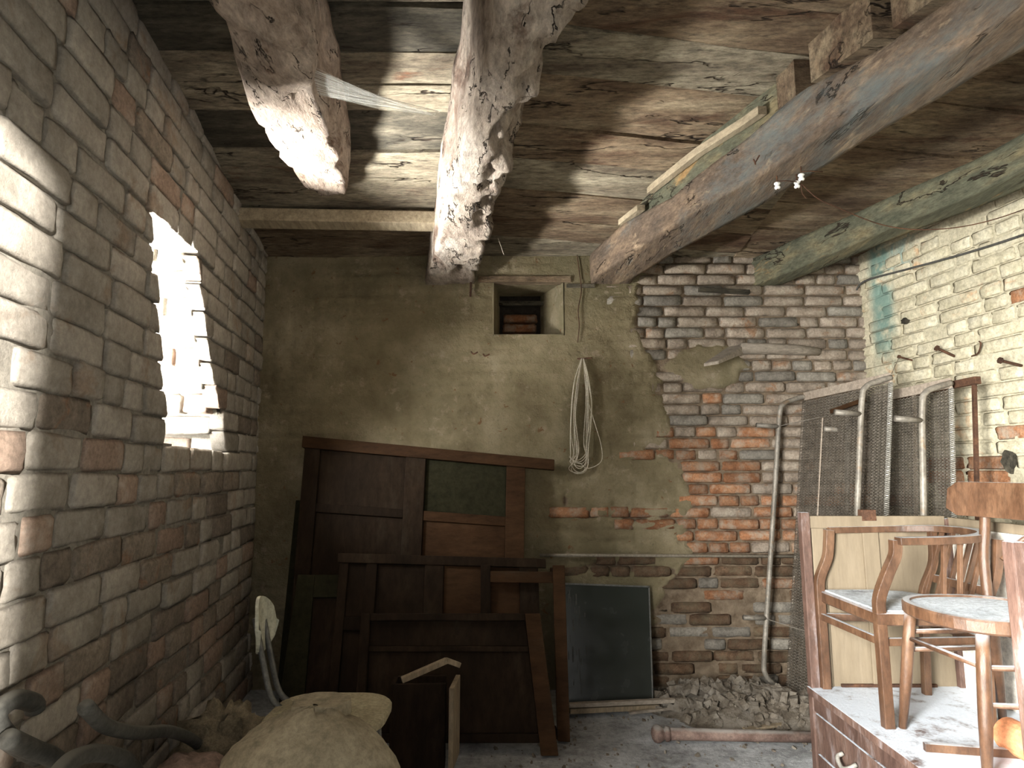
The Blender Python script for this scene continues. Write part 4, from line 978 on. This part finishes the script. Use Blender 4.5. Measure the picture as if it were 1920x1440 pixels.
# ------------------------------------------------------------ bed frames against the right wall
def bed(name, far_top, near_top, out_bot, label, w_tube=.014, stubs=True):
    """far_top/near_top: top corners of the spring mesh; the frame leans so that its foot stands out_bot further from the wall"""
    T0, T1 = Vector(far_top), Vector(near_top); zt = (T0.z + T1.z) / 2
    along = (T1 - T0).normalized(); outv = Vector((-1, AX, 0)).normalized()
    root = empty(name, ((T0 + T1) / 2 + outv * out_bot) * Vector((1, 1, 0)).length if False else Vector(((T0.x + T1.x) / 2 + outv.x * out_bot, (T0.y + T1.y) / 2, 0)))
    tag(root, label, 'bed frame', 'old steel beds stood on end')
    def P(u, v, d=0):                        # u across, v downward 0..1, d out of the mesh plane towards the room
        t = T0.lerp(T1, u); b = Vector((t.x, t.y, .03)) + outv * out_bot
        return t.lerp(b, v) + outv * d
    # flat top and bottom rails
    MB().bar(P(0, 0), P(1, 0), .012, .048).build('rail', M['rail'], root, bevel=.002)
    MB().bar(P(0, 1), P(1, 1), .012, .048).build('rail', M['rail'], root, bevel=.002)
    # two side tubes standing off, bent back into the mesh plane at both ends
    for u in (0, 1):
        MB().tube(spline([P(u, 0, .0), P(u, .012, .07), P(u, .03, .135), P(u, .075, .155), P(u, .3, .155), P(u, .6, .155), P(u, .88, .155), P(u, .94, .14), P(u, .975, .08), P(u, 1, .01)], 6), w_tube, 12).build('side_tube', M['galv'], root, smooth=True)
        for v in (.11, .76):
            MB().tube([P(u, v, .155), P(u, v, .155) + outv * .14 + Vector((0, -.0, .008))], [.013, .0145], 10).build('foot_stub', M['galv'], root, smooth=True)
    # woven spring mesh: many fine wires, waved, in both directions
    nw = 210; mb = MB()
    W_ = (T1 - T0).length; Lh = (P(.5, 1) - P(.5, 0)).length
    for k in range(nw):
        v = .02 + .96 * k / (nw - 1); pts = []
        for i in range(0, 47):
            u = i / 46; pts.append(P(u, v + (.0022 if (i + k) % 2 else -.0022), .004 * (1 if i % 2 else -1)))
        # flat ribbons are cheap and read as wire
        for a, b in zip(pts, pts[1:]):
            wd = Vector((0, 0, .0026)); wo = outv * .0012
            n0 = len(mb.v); mb.v += [tuple(a - wd), tuple(b - wd), tuple(b + wo), tuple(a + wo), tuple(a + wd - wo), tuple(b + wd - wo)]
            mb.f += [(n0, n0 + 1, n0 + 2, n0 + 3), (n0 + 3, n0 + 2, n0 + 5, n0 + 4)]
    for i in range(80):
        u = (i + .5) / 80; mb.add([P(u - .0022, .02, .003), P(u + .0022, .02, .003), P(u + .0022, .98, .003), P(u - .0022, .98, .003)], [(0, 1, 2, 3)])
    mb.build('spring_mesh', M['wire'], root, kind='stuff')
    # twisted coil edges
    for u, nm_ in ((0, 'edge_coil'), (1, 'edge_coil')):
        c = MB(); n = 700
        e1 = along; e2 = outv
        for ph in (0, math.pi):
            c.tube([P(u + (-.0 if u == 0 else 0), .015 + .97 * i / n, 0) + e1 * .010 * math.cos(i * .8 + ph) + e2 * .010 * math.sin(i * .8 + ph) for i in range(n)], .0027 if u else .002, 4)
        c.build(nm_, M['coil' if u else 'wire'], root, kind='stuff')
    return root, P
bA, PA = bed('spring_bed', (1.76, 3.76, 1.70), (1.882, 3.09, 1.715), .22, 'steel spring bed frame stood on end next to the back wall')
bB, PB = bed('spring_bed', (2.02, 3.50, 1.655), (2.065, 2.93, 1.665), .14, 'steel spring bed frame stood on end, tucked behind the other')
MB().bar(PB(0, 0, -.06), PB(1.16, .0, -.06), .03, .035).build('angle_bar', M['rust'], bB, bevel=.002)
MB().bar(PB(1.12, 0, -.06), PB(1.12, 1, -.06), .016, .016).build('angle_bar', M['rust'], bB, bevel=.002)
MB().bar(PB(.5, .0, -.03), PB(.5, .9, -.03), .02, .01).build('lath', M['rail'], bB)
sw = MB().tube([PA(0, .11, .17), PA(.35, .085, .02)], .0022, 5).build('tension_wire', M['galv'], bA); MB().tube([PA(0, .76, .17), PA(.5, .78, .02)], .0022, 5).build('tension_wire', M['galv'], bA)
MB().bar(PA(.42, .075, .03), PA(.8, .055, .03), .012, .022).build('cross_piece', M['redwood'], bA)
MB().bar(PA(.30, .09, .02), PA(.30, .8, .02), .006, .006).build('stay', M['rail'], bA)
MB().bar(PA(.76, .09, .02), PA(.76, .8, .02), .006, .006).build('stay', M['rail'], bA)

# ------------------------------------------------------------ open chest with posts
ZC = .40
cf = Vector((1.195, 2.68, 0)); cn_ = Vector((1.19, 1.53, 0))
al = (cn_ - cf).normalized(); dp = Vector((-al.y, al.x, 0)); dp = dp if dp.x > 0 else -dp
cb = empty('open_cupboard', (cf + cn_) / 2 + dp * .3); tag(cb, 'brown topless cupboard with drawers below, two chairs set inside', 'cupboard')
CL = (cn_ - cf).length; CD = .62
def C(s, d, z): return cf + al * s + dp * d + Vector((0, 0, z))     # s towards the viewer, d into the cupboard
def cbox(name, s0, s1, d0, d1, z0, z1, m, bevel=.003, parent=cb):
    return MB().hexa([C(s0, d0, z0), C(s0, d1, z0), C(s1, d1, z0), C(s1, d0, z0), C(s0, d0, z1), C(s0, d1, z1), C(s1, d1, z1), C(s1, d0, z1)]).build(name, M[m], parent, bevel=bevel)
cbox('shelf_top', .01, CL, -.012, CD, ZC - .028, ZC, 'cabwood')
cbox('rail', .035, CL - .04, .0, .025, ZC - .085, ZC - .03, 'cabwood')
for z0, z1 in ((ZC - .235, ZC - .092), (.012, ZC - .242)):
    for s0, s1 in ((.04, .56), (.60, CL - .045)):
        dr = cbox('drawer', s0, s1, .002, .3, z0, z1, 'cabwood')
        zc_ = (z0 + z1) / 2; pm = C((s0 + s1) / 2, -.004, zc_)
        MB().tube(spline([pm + al * -.045 + Vector((0, 0, .012)), pm + al * -.042 - dp * .022, pm + al * 0 - dp * .028 + Vector((0, 0, -.018)), pm + al * .042 - dp * .022, pm + al * .045 + Vector((0, 0, .012))], 5), .0075, 8).build('handle', M['coil'], dr, smooth=True)
for s in (0, CL - .036): cbox('corner_post', s, s + .036, -.004, .032, 0, 1.085, 'cabwood', .004)
for s in (0, CL - .036): cbox('corner_post', s, s + .036, CD - .032, CD, 0, 1.06, 'cabwood', .004)
# far end: frame and pale boards
cbox('side_panel', .006, .016, .032, CD - .032, 0, 1.02, 'palewood')
cbox('side_rail', .0, .028, .03, CD - .03, 1.02, 1.07, 'palewood')
cbox('side_stile', .014, .026, .25, .315, ZC, 1.02, 'palewood'); cbox('side_stile', .014, .026, .04, .09, ZC, 1.02, 'palewood')
cbox('hinge', -.002, .03, .25, .31, 1.05, 1.095, 'rust')
cbox('end_panel', CL - .022, CL - .012, .032, CD - .032, 0, ZC - .03, 'cabwood')
# back: whitish boards side by side
nb = 6
for k in range(nb):
    w = (CL - .05) / nb; cbox('back_board', .028 + k * w, .028 + (k + 1) * w - .004, CD - .012, CD + .004, .02, 1.03 + (R() - .5) * .01, 'whitepanel', .002)
cbox('back_rail', .03, CL - .03, CD - .02, CD, 1.03, 1.065, 'palewood')
cbox('ledge_strip', .02, .03, .12, .5, ZC, ZC + .012, 'rust', .001)

# ------------------------------------------------------------ armchair
CW = M['chairwood']
ac = empty('armchair', (1.5, 2.44, ZC)); tag(ac, 'brown wooden armchair with a hoop rail, set in the far end of the cupboard', 'chair', 'chairs set in the cupboard')
fz, sz, rz_ = ZC, .775, 1.015
ff = Vector((1.245, 2.64, fz)); fn = Vector((1.262, 2.25, fz)); bf = Vector((1.60, 2.57, fz)); bn = Vector((1.62, 2.27, fz))
def flatpost(pts, w, d, name, n=None):
    """rectangular bar following a curved path in the x-z plane"""
    P_ = spline(pts, 6); secs = []
    for i, p in enumerate(P_):
        t = (P_[min(i + 1, len(P_) - 1)] - P_[max(i - 1, 0)]).normalized(); nrm = Vector((-t.z, 0, t.x)).normalized()
        if nrm.length < .1: nrm = Vector((1, 0, 0))
        secs.append([p + nrm * d / 2 + Vector((0, -w / 2, 0)), p + nrm * d / 2 + Vector((0, w / 2, 0)), p - nrm * d / 2 + Vector((0, w / 2, 0)), p - nrm * d / 2 + Vector((0, -w / 2, 0))])
    return MB().loft(secs).build(name, CW, ac, bevel=.003)
for p, ex in ((ff, .05), (fn, .07)):
    flatpost([p, p + Vector((.0, 0, .2)), Vector((p.x, p.y, sz - .01)), Vector((p.x + .005, p.y, sz + .05)), Vector((p.x + .04, p.y, sz + .13)), Vector((p.x + ex, p.y, sz + .19)), Vector((p.x + ex + .005, p.y, rz_))], .03, .034, 'leg')
for p in (bf, bn):
    flatpost([p, p + Vector((.01, 0, .2)), Vector((p.x + .02, p.y, sz)), Vector((p.x + .07, p.y, rz_ - .12)), Vector((p.x + .09, p.y + (.02 if p is bf else -.0), rz_))], .026, .028, 'leg')
# seat with rounded back
def seatring(z, k=1.0):
    pts = [(1.245, 2.655), (1.245, 2.235), (1.45, 2.225), (1.58, 2.25), (1.635, 2.33), (1.645, 2.43), (1.625, 2.54), (1.57, 2.62), (1.45, 2.66)]
    c = Vector((1.44, 2.44)); out_ = []
    for x, y in pts: v = c + (Vector((x, y)) - c) * k; out_.append((v.x, v.y, z))
    return out_
MB().loft([seatring(sz - .045, .97), seatring(sz - .04), seatring(sz - .005), seatring(sz, .98)]).build('seat', CW, ac, bevel=0)
MB().loft([seatring(sz, .93), seatring(sz + .004, .9)]).build('seat_board', M['dusty'], ac)
# hoop rail
hp_ = spline([Vector((1.30, 2.655, rz_)), Vector((1.45, 2.665, rz_ + .002)), Vector((1.6, 2.65, rz_ + .006)), Vector((1.70, 2.58, rz_ + .012)), Vector((1.735, 2.45, rz_ + .014)), Vector((1.70, 2.32, rz_ + .012)), Vector((1.6, 2.25, rz_ + .006)), Vector((1.47, 2.235, rz_ + .002)), Vector((1.335, 2.235, rz_))], 6)
secs = []
for i, p in enumerate(hp_):
    t = (hp_[min(i + 1, len(hp_) - 1)] - hp_[max(i - 1, 0)]).normalized(); nn = Vector((-t.y, t.x, 0)).normalized()
    secs.append([p + nn * .02 - Vector((0, 0, .015)), p + nn * .02 + Vector((0, 0, .011)), p - nn * .02 + Vector((0, 0, .011)), p - nn * .02 - Vector((0, 0, .015))])
MB().loft(secs).build('arm_rail', CW, ac, bevel=.004)
for (x, y) in ((1.50, 2.245), (1.56, 2.25)): MB().bar((x - .02, y, sz), (x, y - .002, rz_ - .012), .012, .016).build('spindle', CW, ac, bevel=.002)
for k in range(6):
    t = k / 5; y = 2.33 + t * .23; x0 = 1.625 + .02 * math.sin(math.pi * t); MB().bar((x0, y, sz), (x0 + .085, y, rz_), .011, .016).build('spindle', CW, ac, bevel=.002)
MB().bar((1.665, 2.30, sz + .06), (1.665, 2.58, sz + .06), .014, .03).build('back_rail', CW, ac, bevel=.002)
for a, b in (((ff, fn)), ((bf, bn)), ((ff, bf)), ((fn, bn))):
    MB().bar(a + Vector((0, 0, .275)), b + Vector((0, 0, .275)), .016, .026).build('stretcher', CW, ac, bevel=.003)

# ------------------------------------------------------------ bentwood side chair
bc = empty('bentwood_chair', (1.5, 2.02, ZC)); tag(bc, 'brown bentwood chair with a round dusty seat, closer to the viewer', 'chair', 'chairs set in the cupboard')
SX, SY, SZ = 1.475, 2.03, .835
def ring(rx, ry, z, n=40): return [(SX + rx * math.cos(2 * math.pi * i / n), SY + ry * math.sin(2 * math.pi * i / n) - (.012 if False else 0), z) for i in range(n)]
def sr(k, z):                                   # bentwood seats are slightly squarish
    out_ = []
    for i in range(44):
        t = 2 * math.pi * i / 44; c, s = math.cos(t), math.sin(t)
        r_ = .215 / ((abs(c) ** 2.5 + abs(s) ** 2.5) ** (1 / 2.5)); out_.append((SX + c * r_ * k, SY + s * r_ * k, z))
    return out_
MB().loft([sr(.86, SZ - .04), sr(.97, SZ - .04), sr(1, SZ - .034), sr(1, SZ - .006), sr(.985, SZ), sr(.90, SZ), sr(.89, SZ - .008)], cap=True).build('seat_rim', CW, bc, smooth=False)
MB().loft([sr(.89, SZ - .02), sr(.89, SZ - .006), sr(.6, SZ - .004)]).build('seat', M['dusty'], bc)
legs = {'a': ((1.335, 2.19), (1.31, 2.25)), 'b': ((1.345, 1.88), (1.318, 1.88)), 'c': ((1.60, 2.19), (1.70, 2.32)), 'd': ((1.63, 1.86), (1.70, 1.80))}
for k, ((x, y), (u, v)) in legs.items():
    MB().tube([(x, y, SZ - .035), (x * .7 + u * .3, y * .7 + v * .3, SZ - .15), (x * .4 + u * .6, y * .4 + v * .6, SZ - .28), (u, v, ZC)], [.017, .0185, .018, .0125], 12).build('leg', CW, bc, smooth=True)
def lp(k, z):
    (x, y), (u, v) = legs[k]; t = (SZ - z) / (SZ - ZC); return Vector((x + (u - x) * t, y + (v - y) * t, z))
for a, b, z in (('a', 'b', .70), ('a', 'c', .72), ('b', 'd', .70), ('c', 'd', .72), ('b', 'd', .60), ('a', 'c', .66)):
    MB().tube([lp(a, z), lp(a, z).lerp(lp(b, z), .5), lp(b, z)], [.007, .0095, .007], 8).build('stretcher', CW, bc, smooth=True)
# back posts and curved board
for y in (2.25, 1.92):
    MB().tube(spline([(1.625, y - .02, SZ - .05), (1.64, y, .95), (1.655, y - .0, 1.06), (1.665, y, 1.16)], 5), [.017] * 16, 10).build('back_post', CW, bc, smooth=True)
secs = []
for k in range(15):
    t = k / 14; y = 2.36 - t * .52; x = 1.605 + .05 * math.sin(math.pi * t); rr_ = .012
    hh = .060 * min(1, (math.sin(math.pi * min(max(t, .0), 1)) * 6 + .55)) if 0 < k < 14 else .035
    zc_ = 1.155
    secs.append([(x - .008, y, zc_ - hh), (x + .008, y, zc_ - hh), (x + .020, y, zc_ + hh), (x + .004, y, zc_ + hh)])
MB().loft(secs).build('backrest', CW, bc, bevel=.003)
# bent hoop behind
MB().tube(spline([(1.66, 2.19, SZ + .12), (1.73, 2.17, 1.03), (1.76, 2.05, 1.06), (1.75, 1.92, 1.0), (1.70, 1.87, .9)], 6), .011, 8).build('bent_hoop', CW, bc, smooth=True)
# strip under the chair legs and terracotta pipe
tag(MB().bar((1.27, 2.075, ZC + .012), (1.56, 2.02, ZC + .012), .02, .024).build('wood_strip', CW, bevel=.002), 'thin brown wooden strip lying in the cupboard under the chairs', 'wood strip')
tp = empty('clay_pipe', (1.55, 1.9, ZC)); tag(tp, 'orange terracotta pipe lying under the bentwood chair', 'pipe')
p0, p1 = Vector((1.53, 2.07, ZC + .05)), Vector((1.545, 1.72, ZC + .05))
MB().tube([p0, p0.lerp(p1, .34), p0.lerp(p1, .345), p0.lerp(p1, .38), p0.lerp(p1, .385), p1], [.05, .05, .042, .042, .05, .048], 20).build('pipe_body', M['terracotta'], tp, smooth=False)
